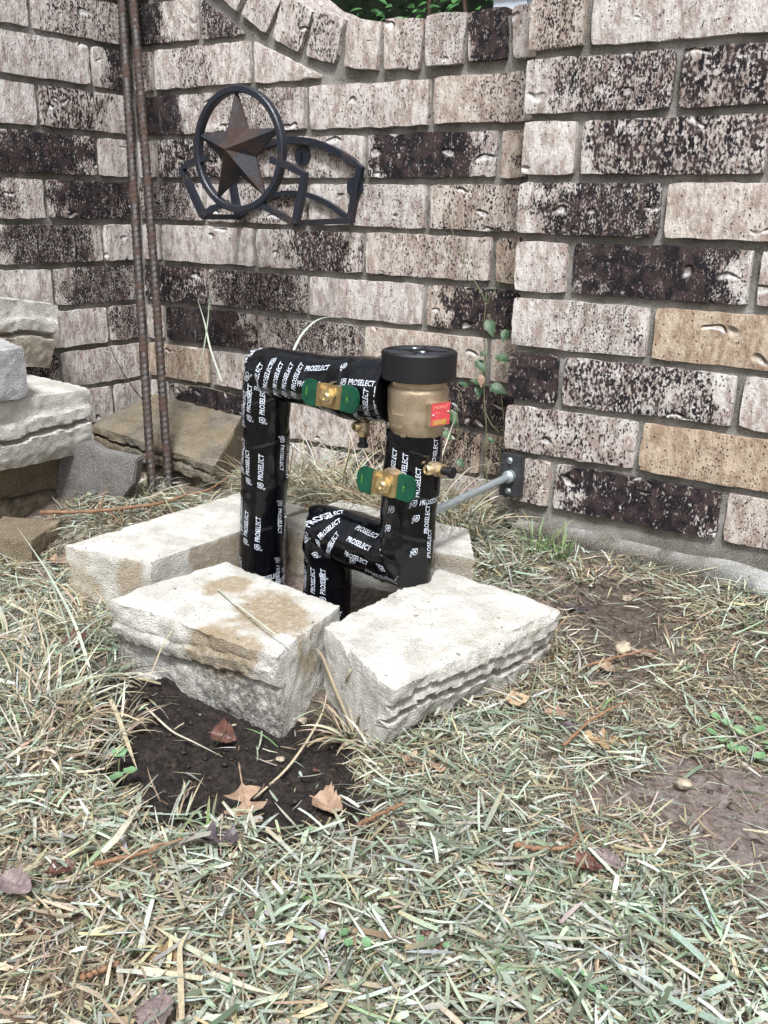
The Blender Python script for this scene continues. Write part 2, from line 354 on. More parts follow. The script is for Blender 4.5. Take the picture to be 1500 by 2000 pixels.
pale = np.maximum(soft(xx, yy, DIRT, .05, 8), .35*sstep(.2, .6, fbm(np.stack([xx, yy, 0*xx], 1), 5, 50)))
tag(obj('ground', np.stack([xx, yy, zz], 1), fc, M['soil'], smooth=True, col=np.stack([wet, pale, 0*wet], 1)), kind='structure')
def on_ground(px, py, dz=0.):
    z = -.66
    for _ in range(8): p = on_z(px, py, z+dz); z = float(ground_z(p[0], p[1]))
    return np.array([p[0], p[1], z+dz])

# ------------------------------------------------------------------ brickwork
CH, LP, JT = .0794, .2512, .0105        # course height, brick pitch, joint
RECESS = .0085
def brick_mesh(quad, depth, seed, inset=.0035):
    """front face quad (bl, br, tr, tl) in local x,z; front at y=0, body behind; uneven arrises"""
    q = np.array(quad, float); L = np.linalg.norm(q[1]-q[0]); H = np.linalg.norm(q[3]-q[0])
    nx = max(4, int(L/.011)); nz = max(4, int(H/.010))
    u = np.linspace(0, 1, nx+1); v = np.linspace(0, 1, nz+1)
    U, Vv = np.meshgrid(u, v); U = U.ravel(); Vv = Vv.ravel()
    P = ((1-U)*(1-Vv))[:, None]*q[0]+(U*(1-Vv))[:, None]*q[1]+(U*Vv)[:, None]*q[2]+((1-U)*Vv)[:, None]*q[3]
    P3 = np.stack([P[:, 0], 0*U, P[:, 1]], 1)
    c = P.mean(0); edge = (U < 1e-6) | (U > 1-1e-6) | (Vv < 1e-6) | (Vv > 1-1e-6)
    s3 = P3+np.array([seed*1.37, seed*.71, 0])
    P3[:, 1] += fbm(s3, 24, 5)*.0009+vnoise(s3, 90, 9)*.0005
    ed = np.where(edge, 1., 0.); P3[:, 1] += ed*(.0004+.0012*np.abs(vnoise(s3, 70, 12)))
    jit = np.stack([vnoise(s3, 55, 15), vnoise(s3, 55, 18)], 1)*.0017+np.stack([vnoise(s3, 160, 16), vnoise(s3, 160, 19)], 1)*.0009
    P3[:, [0, 2]] += jit*ed[:, None]
    corner = ((U < 1e-6) | (U > 1-1e-6)) & ((Vv < 1e-6) | (Vv > 1-1e-6))
    P3[corner, 0] += np.sign(c[0]-P3[corner, 0])*.0014; P3[corner, 2] += np.sign(c[1]-P3[corner, 2])*.0012
    idx = np.arange(len(U)).reshape(nz+1, nx+1)
    F = [tuple(f) for f in np.stack([idx[:-1, :-1], idx[:-1, 1:], idx[1:, 1:], idx[1:, :-1]], -1).reshape(-1, 4)]
    ring = list(idx[0, :])+list(idx[1:, -1])+list(idx[-1, -2::-1])+list(idx[-2:0:-1, 0]); n = len(P3); m = len(ring)
    R1 = P3[ring].copy(); R1[:, 1] += .004; out = R1[:, [0, 2]]-c; R1[:, [0, 2]] += out/np.linalg.norm(out, axis=1)[:, None]*.0006
    R2 = R1.copy(); R2[:, 1] = depth
    V = np.concatenate([P3, R1, R2])
    for i in range(m):
        j = (i+1) % m
        F.append((ring[j], ring[i], n+i, n+j)); F.append((n+j, n+i, n+m+i, n+m+j))
    F.append(tuple(n+m+i for i in range(m))[::-1])
    return V, F
BS = [0]
def brick(parent, quad, depth, prm, name='brick'):
    BS[0] += 1; sd = BS[0]
    q = np.array(quad, float); c = q.mean(0); V, F = brick_mesh(q-c, depth, sd)
    rr = random.Random(sd*7+1)
    # small laying errors
    o = obj(name, V, F, M['brick'], parent, smooth=True); o.location = (c[0]+rr.uniform(-.0008, .0008), rr.uniform(-.0015, .0018), c[1]+rr.uniform(-.0008, .0008))
    o.rotation_euler = (rr.uniform(-.008, .008), rr.uniform(-.004, .004), rr.uniform(-.008, .008))
    try: o.data.set_sharp_from_angle(angle=R(50))
    except Exception: pass
    dark, warm, pc, pw = prm; L = abs(q[1][0]-q[0][0])
    o.color = (dark, warm, .5+(pc-.5)*L, max(.01, pw*L))
    return o
def rnd_prm(seed):
    r = random.Random(seed*31+5); k = r.random()
    return (r.choice([.1, .15, .3, .5, .65, .8]), r.choice([0, 0, .1, .3, .7]) if k > .6 else 0, r.uniform(.25, .75), r.uniform(.25, .5))
def course(parent, r, joints, u_lo, u_hi, table, flip=False, depth=.09, clip=None):
    """one course between u_lo and u_hi; joints: u of the head-joint centres"""
    ends = [u_lo-JT/2]+[j for j in joints if u_lo+.02 < j < u_hi-.02]+[u_hi+JT/2]
    for i in range(len(ends)-1):
        a, b = ends[i]+JT/2, ends[i+1]-JT/2
        z0 = -r*CH; z1 = z0+CH-JT-.001
        prm = table.get((r, i)) or rnd_prm(r*17+i*5+int(depth*1000)+(200 if flip else 0))
        if flip: a, b = -b, -a
        brick(parent, [(a, z0), (b, z0), (b, z1), (a, z1)], depth, prm)

# --- back wall (plane y=0, x from the corner), with a dipping row of bricks on edge on top
bw = empty('brick_wall', (0, 0, 0))
tag(bw, 'mottled brick garden wall with dipping brick coping behind the black pipes', 'wall')
TB = {(-2, 0): (.95, .1, .2, .45), (-1, 0): (.45, .2, .5, .6), (-1, 1): (.45, .1, .42, .25),
      (0, 0): (1., 0, .2, .6), (0, 1): (.45, .1, .55, .5), (0, 2): (.22, .12, .5, .4), (0, 3): (.42, .42, .75, .5),
      (1, 0): (.3, 0, .5, .5), (1, 1): (.75, 0, .4, .6), (1, 2): (.35, .05, .4, .6), (1, 3): (1., 0, .45, .5), (1, 4): (.7, .6, .6, .5),
      (2, 0): (.7, .1, .4, .6), (2, 1): (.42, .05, .6, .5), (2, 2): (.28, .05, .7, .5), (2, 3): (.4, .38, .5, .6),
      (3, 0): (.15, 0, .5, .5), (3, 1): (.15, .05, .5, .5), (3, 2): (.75, .08, .62, .38), (3, 3): (.36, .28, .55, .5), (3, 4): (.5, .75, .5, .5),
      (4, 0): (.85, .1, .5, .7), (4, 1): (.75, .1, .5, .6), (4, 2): (.16, .06, .6, .5), (4, 3): (.9, .40, .6, .55),
      (5, 0): (.3, .1, .5, .5), (5, 1): (1., .05, .42, .55), (5, 2): (.62, .15, .55, .7), (5, 3): (.2, .45, .5, .5), (5, 4): (.3, .5, .5, .5),
      (6, 0): (.3, .8, .5, .6), (6, 1): (.2, .15, .5, .5), (6, 2): (.2, .15, .5, .5), (6, 3): (.9, .75, .5, .7),
      (7, 0): (.2, .1, .5, .5), (7, 1): (1., .1, .55, .6), (7, 2): (.2, .15, .5, .5), (7, 3): (.6, .8, .5, .6), (7, 4): (.6, .8, .5, .6)}
def bjoints(r):
    o = .0568 if r % 2 else .0568-LP/2
    return [o+LP*k for k in range(0, 5)]
XEND = .90
for r in range(0, 9): course(bw, r, bjoints(r), .004, XEND+.06, TB)
# courses cut by the sweep of the coping
def quad_course(r, a, b, b_top=None, prm=None):
    z0 = -r*CH; z1 = z0+CH-JT-.001
    brick(bw, [(a, z0), (b, z0), (b, z1 if b_top is None else b_top), (a, z1)], .09, prm or rnd_prm(r*9+int(a*100)))
quad_course(-1, .004, .0515, prm=TB[(-1, 0)]); quad_course(-1, .062, .303, prm=TB[(-1, 1)]); quad_course(-1, .314, .462, .0845, prm=(.08, .1, .4, .4))
quad_course(-2, .004, .177, prm=TB[(-2, 0)]); quad_course(-2, .188, .288, .165, prm=(.75, .05, .5, .6))
quad_course(-3, .004, .0515, prm=(.6, .1, .5, .5)); quad_course(-3, .062, .145, .244, prm=(.3, .1, .5, .5))
RL = [[(.288, .190), (.342, .156), (.381, .210), (.329, .246)], [(.359, .147), (.418, .121), (.448, .184), (.386, .213)], [(.432, .116), (.494, .099), (.513, .166), (.452, .184)],
      [(.515, .0945), (.581, .085), (.589, .158), (.522, .166)], [(.595, .085), (.662, .082), (.668, .155), (.595, .159)], [(.674, .084), (.740, .084), (.745, .157), (.673, .157)],
      [(.751, .086), (.815, .087), (.810, .158), (.748, .156)], [(.827, .087), (.893, .088), (.889, .158), (.822, .158)]]
RP = [(.3, .1, .6, .5), (.35, .15, .7, .6), (.45, .1, .5, .6), (.15, .2, .5, .5), (.3, .2, .7, .5), (.35, .15, .5, .6), (.95, .3, .6, .7), (.2, .2, .5, .5)]
p0, d0 = np.array([.288, .190]), np.array([-.066, .046])
for k in range(1, 4):                     # the sweep goes on rising towards the corner, above the picture
    a = p0+d0*1.17*(k-1)+d0*.15; b = a+d0; nrm = np.array([.040, .058])
    RL.append([tuple(b), tuple(a), tuple(a+nrm), tuple(b+nrm)]); RP.append(rnd_prm(900+k))
for q, pr in zip(RL, RP):
    o = brick(bw, q, .20, pr, 'coping_brick'); o.location.y -= .002
# mortar body following the sweep
xs = [-.03, .12, .20, .288, .342, .384, .418, .448, .494, .515, .585, .67, .74, .82, .93]
zt = [.40, .325, .28, .232, .205, .190, .170, .158, .146, .148, .147, .1475, .1475, .1475, .1475]
V = []; 
for yv in (RECESS, .20):
    for x, z in zip(xs, zt): V += [(x, yv, -.80), (x, yv, z)]
n2 = 2*len(xs); F = []
for i in range(len(xs)-1):
    a = 2*i; F += [(a, a+2, a+3, a+1), (n2+a+2, n2+a, n2+a+1, n2+a+3), (a+1, a+3, n2+a+3, n2+a+1)]
F += [(0, 1, n2+1, n2), (n2-2, 2*n2-2, 2*n2-1, n2-1)]
obj('mortar', V, F, M['mortar'], bw)

# --- left wall (plane x=0); local x runs towards the corner
lw = empty('brick_wall', (0, 0, 0), PI/2)
tag(lw, 'mottled brick wall running towards us at the left, behind the block stack', 'wall')
TL = {(-2, 0): (.45, .05, .55, .5), (-2, 1): (.12, 0, .5, .5), (-1, 0): (.85, 0, .6, .35), (-1, 1): (.2, 0, .5, .4), (0, 0): (.6, .1, .3, .45), (0, 1): (.05, 0, .5, .5),
      (1, 0): (.15, 0, .5, .5), (1, 1): (.97, .05, .45, .7), (2, 0): (.95, .08, .5, .6), (2, 1): (.7, .1, .3, .5), (3, 0): (.12, 0, .5, .5), (3, 1): (.78, .05, .45, .5),
      (4, 0): (.72, .08, .55, .55), (4, 1): (.10, 0, .5, .5), (5, 0): (.62, .1, .5, .6), (5, 1): (.12, .05, .5, .5), (6, 0): (.2, .08, .5, .5), (6, 1): (.7, .05, .7, .5),
      (7, 0): (.2, .1, .5, .5), (7, 1): (.15, .05, .5, .5), (-3, 0): (.3, 0, .5, .5), (-3, 1): (.5, .1, .5, .5)}
for r in range(-5, 9):
    o_ = .095 if r % 2 else .2206
    course(lw, r, [o_+LP*k for k in range(0, 6)], -.004 if False else .004, 1.12, TL, flip=True)
MBx = MB(); MBx.box((-.54, .10+RECESS, -.20), (1.16, .2, 1.25)); MBx.build('mortar', M['mortar'], lw)

# --- pillar standing proud at the right
PX, PY = .9045, -.1082
pw_ = empty('brick_pillar', (PX, PY, 0))
tag(pw_, 'broad mottled brick pillar standing proud of the wall at the right', 'pillar')
TR = {(-1, 0): (.5, .4, .6, .5), (-1, 1): (.14, .04, .5, .5), (0, 0): (.62, .06, .7, .6), (0, 1): (.7, .08, .5, .7), (1, 0): (.10, .1, .3, .3), (1, 1): (.66, .04, .5, .55),
      (2, 0): (.78, .08, .65, .55), (2, 1): (.10, .28, .5, .4), (3, 0): (.22, .12, .7, .4), (3, 1): (1., 0, .42, .6), (3, 2): (.2, .1, .5, .5), (4, 0): (.36, .10, .65, .45), (4, 1): (.10, .95, .5, .5),
      (5, 0): (1., .1, .5, .9), (5, 1): (.62, .02, .45, .6), (5, 2): (.12, .1, .5, .5), (6, 0): (.42, .15, .5, .6), (6, 1): (.22, 1., .5, .5), (7, 0): (.45, .3, .5, .5), (7, 1): (1., 0, .55, .6), (7, 2): (.4, .35, .5, .5),
      (-2, 0): (.2, .05, .5, .5), (-2, 1): (.5, .05, .5, .5)}
for r in range(-5, 8):
    o_ = .0836 if r % 2 else .209
    course(pw_, r, [o_+LP*k for k in range(0, 5)], .0, 1.12, TR, depth=.10)
mb = MB(); mb.box((.563, .085+RECESS, -.10), (1.11, .17, 1.0)); mb.build('mortar', M['mortar'], pw_)
# footing: a rough mortar ledge with a broken pale lump at the right
nx_, nz_ = 120, 16
U, Wz = np.meshgrid(np.linspace(.03, 1.13, nx_), np.linspace(0, 1, nz_)); U = U.ravel(); Wz = Wz.ravel()
pp = np.stack([U, 0*U, Wz*.1], 1)
zt_ = -.583-.003*vnoise(pp*[1, 0, 0], 14, 3)-.006*sstep(.3, .5, U); zc = zt_+Wz*(-.10)
yy_ = -.004-.006*sstep(0, .12, Wz)+fbm(np.stack([U, 0*U, zc], 1), 30, 4)*.003-.024*np.exp(-((U-.43)/.06)**2)*(.5+.5*vnoise(pp, 40, 8))
yy_ = np.where(Wz < 1e-6, .012, yy_)
ii = np.arange(len(U)).reshape(nz_, nx_); ff = np.stack([ii[1:, :-1], ii[1:, 1:], ii[:-1, 1:], ii[:-1, :-1]], -1).reshape(-1, 4)
stn = np.exp(-((U-.42)/.07)**2)+.8*sstep(.10, .0, Wz)*np.clip(vnoise(pp, 60, 2)+.4, 0, 1)
obj('footing', np.stack([U, yy_, zc], 1), ff, M['footing'], pw_, smooth=True, col=np.stack([np.clip(stn, 0, 1), .3+0*stn, 0*stn], 1))

# ------------------------------------------------------------------ split-face concrete blocks
def block_grid(lx, ly, lz, res):
    """closed box surface, subdivided; returns unit-ish coordinates in metres centred on xy, z from 0"""
    nx, ny, nz = (max(2, int(round(l/res))) for l in (lx, ly, lz)); V = {}; verts = []; F = []
    def vid(i, j, k):
        key = (i, j, k)
        if key not in V: V[key] = len(verts); verts.append((i/nx*lx-lx/2, j/ny*ly-ly/2, k/nz*lz))
        return V[key]
    for i in range(nx):
        for j in range(ny):
            F.append((vid(i, j, nz), vid(i+1, j, nz), vid(i+1, j+1, nz), vid(i, j+1, nz))); F.append((vid(i, j, 0), vid(i, j+1, 0), vid(i+1, j+1, 0), vid(i+1, j, 0)))
    for i in range(nx):
        for k in range(nz):
            F.append((vid(i, 0, k), vid(i+1, 0, k), vid(i+1, 0, k+1), vid(i, 0, k+1))); F.append((vid(i, ny, k), vid(i, ny, k+1), vid(i+1, ny, k+1), vid(i+1, ny, k)))
    for j in range(ny):
        for k in range(nz):
            F.append((vid(0, j, k), vid(0, j, k+1), vid(0, j+1, k+1), vid(0, j+1, k))); F.append((vid(nx, j, k), vid(nx, j+1, k), vid(nx, j+1, k+1), vid(nx, j, k+1)))
    return np.array(verts), np.array(F)
def rock_block(name, plan, z0, z1, seed, mat, rock=True, ledges=((.0, -.010), (.30, .004), (.36, -.004), (.62, .008), (.68, .0), (1., .010)), stain=None, res=.0045, chip=.004, tilt=None, ztop=None, rough=1., grime=.5, bev=.006):
    """plan: world xy of (rock-left, rock-right, back-right, back-left); the edge 0-1 carries the split face.
    ledges: (height fraction, how far it stands out)"""
    P = np.array(plan, float); lx = np.linalg.norm(P[1]-P[0]); ly = np.linalg.norm(P[3]-P[0]); lz = z1-z0
    V, F = block_grid(lx, ly, lz, res)
    u = V[:, 0]/lx+.5; v = V[:, 1]/ly+.5; h = V[:, 2]/lz
    sd = V+np.array([seed*3.1, seed*1.7, seed*.9])
    xy = ((1-u)*(1-v))[:, None]*P[0]+(u*(1-v))[:, None]*P[1]+(u*v)[:, None]*P[2]+((1-u)*v)[:, None]*P[3]
    W = np.column_stack([xy, z0+V[:, 2]])
    if ztop is not None: W[:, 2] += h*((1-u)*(1-v)*ztop[0]+u*(1-v)*ztop[1]+u*v*ztop[2]+(1-u)*v*ztop[3]-z1)
    e = (P[1]-P[0])/lx; nout = np.array([e[1], -e[0]]); 
    if np.dot(P[3]-P[0], nout) > 0: nout = -nout
    fz = sstep(.022/ly, 0, v)                      # 1 on the split face
    if rock:
        hh = h+.07*fbm(np.column_stack([sd[:, 0], 0*h, 0*h]), 8, 2)+.022*vnoise(sd, 70, 7)
        lv = np.interp(hh, [a for a, b in ledges], [b for a, b in ledges])
        lump = fbm(sd*[1, 1, 1.8], 15, 3)*.0038+fbm(sd, 90, 4)*.0018
        off = (lv+lump*rough)*fz
        W[:, :2] += nout*off[:, None]
        top = (h > .999)
        # the split face rolls over into the top with a low lip
        W[:, 2] -= np.where(top, bev*sstep(.03/ly, 0, v)*(.7+.25*fbm(sd, 22, 12)), 0)
    # chipped arrises
    du = np.minimum(u, 1-u)*lx; dv = np.minimum(v, 1-v)*ly; dh = np.minimum(h, 1-h)*lz
    ds = np.sort(np.stack([du, dv, dh], 1), axis=1); near = sstep(.010, 0, ds[:, 1])
    near = sstep(.007, 0, ds[:, 1]); cut = chip*near*(.15+.9*np.clip(fbm(sd, 55, 20), 0, 1))
    cen = np.array([P.mean(0)[0], P.mean(0)[1], (z0+z1)/2]); dirv = cen-W; dirv /= np.linalg.norm(dirv, axis=1)[:, None]
    W += dirv*cut[:, None]
    nrm = np.stack([vnoise(sd, 130, 31), vnoise(sd, 130, 32), vnoise(sd, 130, 33)], 1)*.0011; W += nrm
    if tilt is not None:
        c0, M3 = np.array(tilt[0]), np.array(Matrix.Rotation(tilt[2], 3, Vector(tilt[1]))); W = (W-c0)@M3.T+c0
    st = np.zeros(len(V)) if stain is None else stain(u, v, h, sd)
    gr = grime*(fz*.9*sstep(1.02, .55, h)+.35*sstep(.5, 0, h))*(1 if rock else .6)*(.5+.7*np.clip(fbm(sd, 12, 41)+.35, 0, 1))
    base = np.array([P.mean(0)[0], P.mean(0)[1], z0])
    o = obj(name, W-base, F, mat, smooth=True, col=np.stack([np.clip(st, 0, 1), np.clip(gr, 0, 1), 0*st], 1), loc=tuple(base))
    o.data.set_sharp_from_angle(angle=R(38)); return o

ZT = -.588
def fl_stain(u, v, h, sd):
    n = fbm(sd, 16, 61)*.35+fbm(sd, 60, 62)*.12
    s = np.exp(-(((u-.72)/.26)**2+((v-.50)/.42)**2)*1.2)+.9*np.exp(-(((u-.28)/.16)**2+((v-.72)/.22)**2)*1.3)+.9*np.exp(-(((u-.74)/.24)**2+((v-.0)/.10)**2))*sstep(.35, .9, h)
    return sstep(.30, .62, s+n)*sstep(.2, .75, h)*.92
GB = 'blocks laid round the pipes'
o = rock_block('retaining_block', [(.672, -.682), (.936, -.680), (.914, -.540), (.700, -.512)], -.722, ZT, 1, M['block'],
               ledges=((0, -.003), (.30, .0), (.60, -.001), (.64, -.005), (.668, .006), (.78, .007), (.81, .002), (.84, .004), (1, .004)), stain=fl_stain, grime=1.15, res=.0038)
tag(o, 'brown-stained split-face block in front of the pipes, at the edge of the mud', 'block', GB)
o = rock_block('retaining_block', [(1.070, -.670), (1.120, -.380), (.945, -.358), (.935, -.600)], -.712, ZT, 2, M['block'],
               ledges=((0, -.016), (.30, -.012), (.36, -.014), (.385, -.001), (.54, .003), (.58, .003), (.605, -.012), (.63, -.012), (.655, .005), (.74, .002), (.765, -.005), (.79, .009), (.95, .009), (1, .004)), grime=.35, res=.0038,
               stain=lambda u, v, h, sd: .9*np.exp(-((v-.09-.018*fbm(sd, 18, 71))/.008)**2)*sstep(.9, .97, h)*sstep(.15, .35, u)*sstep(.95, .8, u)*(.4+.8*np.clip(vnoise(sd, 90, 5)+.3, 0, 1)))
tag(o, 'clean pale split-face block with a dark crack line, under the lower pipe elbow', 'block', GB)
bl_st = lambda u, v, h, sd: .75*sstep(.05, .4, fbm(sd, 11, 81)+.35*sstep(.3, .75, h)-.25*sstep(.96, 1, h)*1.5)
o = rock_block('retaining_block', [(.628, -.580), (.640, -.262), (.500, -.245), (.487, -.606)], -.72, ZT+.003, 3, M['block'], rock=False, stain=lambda u, v, h, sd: bl_st(u, v, h, sd)*sstep(1.0, .97, h), grime=.3)
tag(o, 'long smooth-sided block left of the tall pipe, tan stain on its end', 'block', GB)
o = rock_block('retaining_block', [(.895, -.190), (.655, -.190), (.645, -.318), (.968, -.302)], -.69, ZT+.001, 4, M['block'], rock=False, grime=.3, stain=lambda u, v, h, sd: .7*sstep(1., .96, h)*sstep(-.2, .3, fbm(sd, 14, 82)), chip=.008)
tag(o, 'pale block behind the pipes, between them and the wall', 'block', GB)

# stack against the left wall
GS = 'blocks stacked against the left wall'
LD = ((0, -.008), (.22, .0), (.40, .004), (.44, .005), (.475, -.012), (.50, -.012), (.535, .005), (.70, .007), (.74, .003), (1, .004))
o = rock_block('retaining_block', [(.160, -.66), (.178, -.362), (.02, -.35), (.02, -.66)], -.668, -.546, 5, M['block_tan'], ledges=((0, -.004), (.34, .004), (.4, -.012), (.46, .0), (.9, .004), (1, .002)), grime=1., stain=lambda u, v, h, sd: .5+0*u)
tag(o, 'dark grimy split-face block at the bottom of the left stack', 'block', GS)
o = rock_block('retaining_block', [(.203, -.66), (.231, -.344), (.015, -.322), (.015, -.65)], -.545, -.430, 6, M['block'], ledges=LD, grime=.45, res=.0036, rough=.5, bev=.002, chip=.002)
tag(o, 'pale layered split-face block in the middle of the left stack, under the grey block', 'block', GS)
o = rock_block('retaining_block', [(.066, -.62), (.066, -.268), (.014, -.262), (.014, -.62)], -.425, -.308, 7, M['block'], ledges=LD, grime=.15, res=.0036, rough=.5, bev=.002, chip=.002, tilt=((.05, -.26, -.308), (1, 0, 0), -.17),
               stain=lambda u, v, h, sd: .55*sstep(.7, .4, h)*(v < .2))
tag(o, 'uppermost pale layered block leaning on the left wall behind the grey block', 'block', GS)
o = rock_block('concrete_block', [(.238, -.62), (.234, -.463), (.085, -.41), (.085, -.62)], -.4295, -.350, 8, M['cinder'], rock=False, grime=.1, chip=.003)
tag(o, 'coarse grey concrete block sitting on the left stack at the picture edge', 'block')
o = rock_block('retaining_block', [(.235, -.590), (.328, -.550), (.285, -.46), (.19, -.50)], -.690, -.628, 9, M['block_tan'], rock=False, grime=.5, stain=lambda u, v, h, sd: .4+0*u)
tag(o, 'low tan block on the grass at the foot of the left stack', 'block', GS)
# broken slab standing on edge
sp = np.array([on_y(x, y, -.365-.00022*(x-190)*-1) for x, y in [(104, 990), (116, 880), (166, 863), (200, 884), (268, 898), (262, 945), (228, 990)]])
mb = MB(); n = len(sp); back = sp+np.array([-.012, .026, 0])
mb.add(np.concatenate([sp, back]), [tuple(range(n)), tuple(range(2*n-1, n-1, -1))]+[(i, n+i, n+(i+1) % n, (i+1) % n) for i in range(n)])
o = mb.build('broken_slab', M['slab'], bevel=.0025); tag(o, 'broken grey concrete slab standing on edge between the stack and the rebar', 'slab')
# tan block lying in the corner
o = rock_block('retaining_block', [(.074, -.212), (.407, -.222), (.293, -.030), (.036, -.016)], -.66, -.53, 10, M['block_tan'], ledges=((0, -.012), (.55, -.008), (.62, -.012), (.66, .004), (.80, .004), (.84, -.006), (.87, .004), (1, .004)), grime=.7,
               stain=lambda u, v, h, sd: .15+.4*vnoise(sd, 20, 9), ztop=(-.535, -.560, -.522, -.512))
tag(o, 'mossy tan block lying in the wall corner behind the rebar', 'block')

# ------------------------------------------------------------------ rebar leaning in the corner
def rebar(p0, p1, bow, rad, label):
    L = np.linalg.norm(np.array(p1)-p0); n = int(L/.0024); t = np.linspace(0, 1, n); p = (1-t)[:, None]*np.array(p0)+t[:, None]*np.array(p1)+np.outer(np.sin(t*PI), bow)
    a = (p[-1]-p[0])/L; e1 = np.cross(a, [0, 1, 0]); e1 /= np.linalg.norm(e1); e2 = np.cross(a, e1); k = 16
    ph = np.arange(k)*2*PI/k; S = t*L
    ribs = np.clip(np.sin(2*PI*S[:, None]/.0105+1.6*np.sin(ph)[None])*2.2-.8, 0, 1)*.0011+.0009*np.clip(np.abs(np.cos(ph))*6-5, 0, 1)[None]
    rr = rad*.93+ribs; V = (p[:, None, :]+rr[..., None]*(np.cos(ph)[None, :, None]*e1+np.sin(ph)[None, :, None]*e2)).reshape(-1, 3)
    ii = np.arange(n*k).reshape(n, k); jj = np.roll(ii, -1, 1)
    F = np.stack([ii[:-1], jj[:-1], jj[1:], ii[1:]], -1).reshape(-1, 4)
    o = obj('rebar', V-np.array(p0), F, M['rebar'], smooth=True, loc=tuple(p0)); tag(o, label, 'rebar', 'rebar leaning in the corner'); return o
b1 = on_z(299, 985, -.628); b2 = on_z(331, 972, -.626); t1 = np.array([.016, -.030, .30]); t2 = np.array([.042, -.028, .30])
t1 = b1+(t1-b1)*1.0; rebar(b1, t1, np.array([0, 0, 0]), .0079, 'left one of two ribbed rebar rods leaning in the wall corner')
rebar(b2, t2, np.array([.004, 0, 0]), .0079, 'right one of two ribbed rebar rods leaning in the wall corner, rustier')

# ------------------------------------------------------------------ star hose holder on the back wall
hh = empty('hose_holder', (.405, -.003, -.06)); HO = np.array([.405, -.003, -.06])
tag(hh, 'blue-black iron hose holder with a star in a ring, on the brick wall', 'hose holder')
def bar(name, pts, r, mat, n=4): 
    mb = MB(); mb.tube(np.array(pts)-HO, r, n, True, n == 4); return mb.build(name, mat, hh, smooth=(n > 4), angle=R(40))
def arch(y, x0, x1, zs, zc, k=16):
    t = np.linspace(-1, 1, k); xc = (x0+x1)/2; return [(xc+a*(x1-x0)/2, y, zs+(zc-zs)*(1-a*a)) for a in t]
YB, YF = -.006, -.146
bk = arch(YB, .256, .554, -.064, -.018)
bar('back_frame', [(.276, YB, -.150)]+bk+[(.534, YB, -.150)], .0080, M['holder'])
bar('back_arc', arch(YB, .276, .534, -.150, -.106), .006, M['holder'])
cxr, czr, RR = .408, -.043, .0925
bar('front_frame', [(.478, YF, -.058), (.515, YF, -.068), (.546, YF, -.081), (.540, YF, -.110), (.527, YF, -.155)], .0078, M['holder'])
bar('front_frame', [(.334, YF, -.054), (.305, YF, -.060), (.276, YF, -.072), (.300, YF, -.112), (.322, YF, -.148)], .0078, M['holder'])
bar('front_arc', [(.322, YF, -.148), (.345, YF, -.135), (.372, YF, -.129)], .0065, M['holder']); bar('front_arc', [(.527, YF, -.155), (.495, YF, -.143), (.462, YF, -.130), (.44, YF, -.128)], .0065, M['holder'])
bar('side_bar', [(.534, YB, -.150), (.527, YF, -.155)], .0065, M['holder']); bar('side_bar', [(.276, YB, -.150), (.322, YF, -.149)], .0065, M['holder'])
# ring: wide flat-ish band
mb = MB(); k = 72; prof = [(-.0056, -.005), (-.0038, -.007), (.0038, -.007), (.0056, -.005), (.0056, .006), (-.0056, .006)]
V = []; F = []
for i in range(k):
    a = 2*PI*i/k
    for dr, dy in prof: V.append(((RR+dr)*math.cos(a)+cxr, YF+dy, (RR+dr)*math.sin(a)+czr))
for i in range(k):
    for j in range(6): F.append((i*6+j, i*6+(j+1) % 6, ((i+1) % k)*6+(j+1) % 6, ((i+1) % k)*6+j))
mb.add(np.array(V)-HO, F); mb.build('ring', M['holder'], hh, smooth=True, angle=R(35))
V = [(cxr-.004, YF-.030, czr)]; F = []
for i in range(10):
    a = R(92)+i*PI/5; rr = RR if i % 2 == 0 else RR*.42; V.append((cxr+rr*math.cos(a), YF-.001, czr+rr*math.sin(a)))
for i in range(10): F.append((0, 1+(i+1) % 10, 1+i))
V += [(x, y+.004, z) for x, y, z in V[1:]]; F += [(1+i, 1+(i+1) % 10, 11+(i+1) % 10, 11+i) for i in range(10)]+[tuple(range(11, 21))]
mb = MB(); mb.add(np.array(V)-HO, F); mb.build('star', M['star'], hh)
for x, z in ((.427, -.043), (.541, -.095)):
    mb = MB(); mb.lathe([(.0, .0), (.0165, .0), (.0165, .004), (.006, .005), (0.0005, .003)], np.array([x, -.001, z])-HO, (0, -1, 0), 20); lug = mb.build('screw_lug', M['holder'], hh, smooth=True, angle=R(40))
    mb = MB(); mb.box(np.array([x, -.0075, z-.002])-HO, (.003, .003, .012)); mb.build('slot', M['cap'], lug)

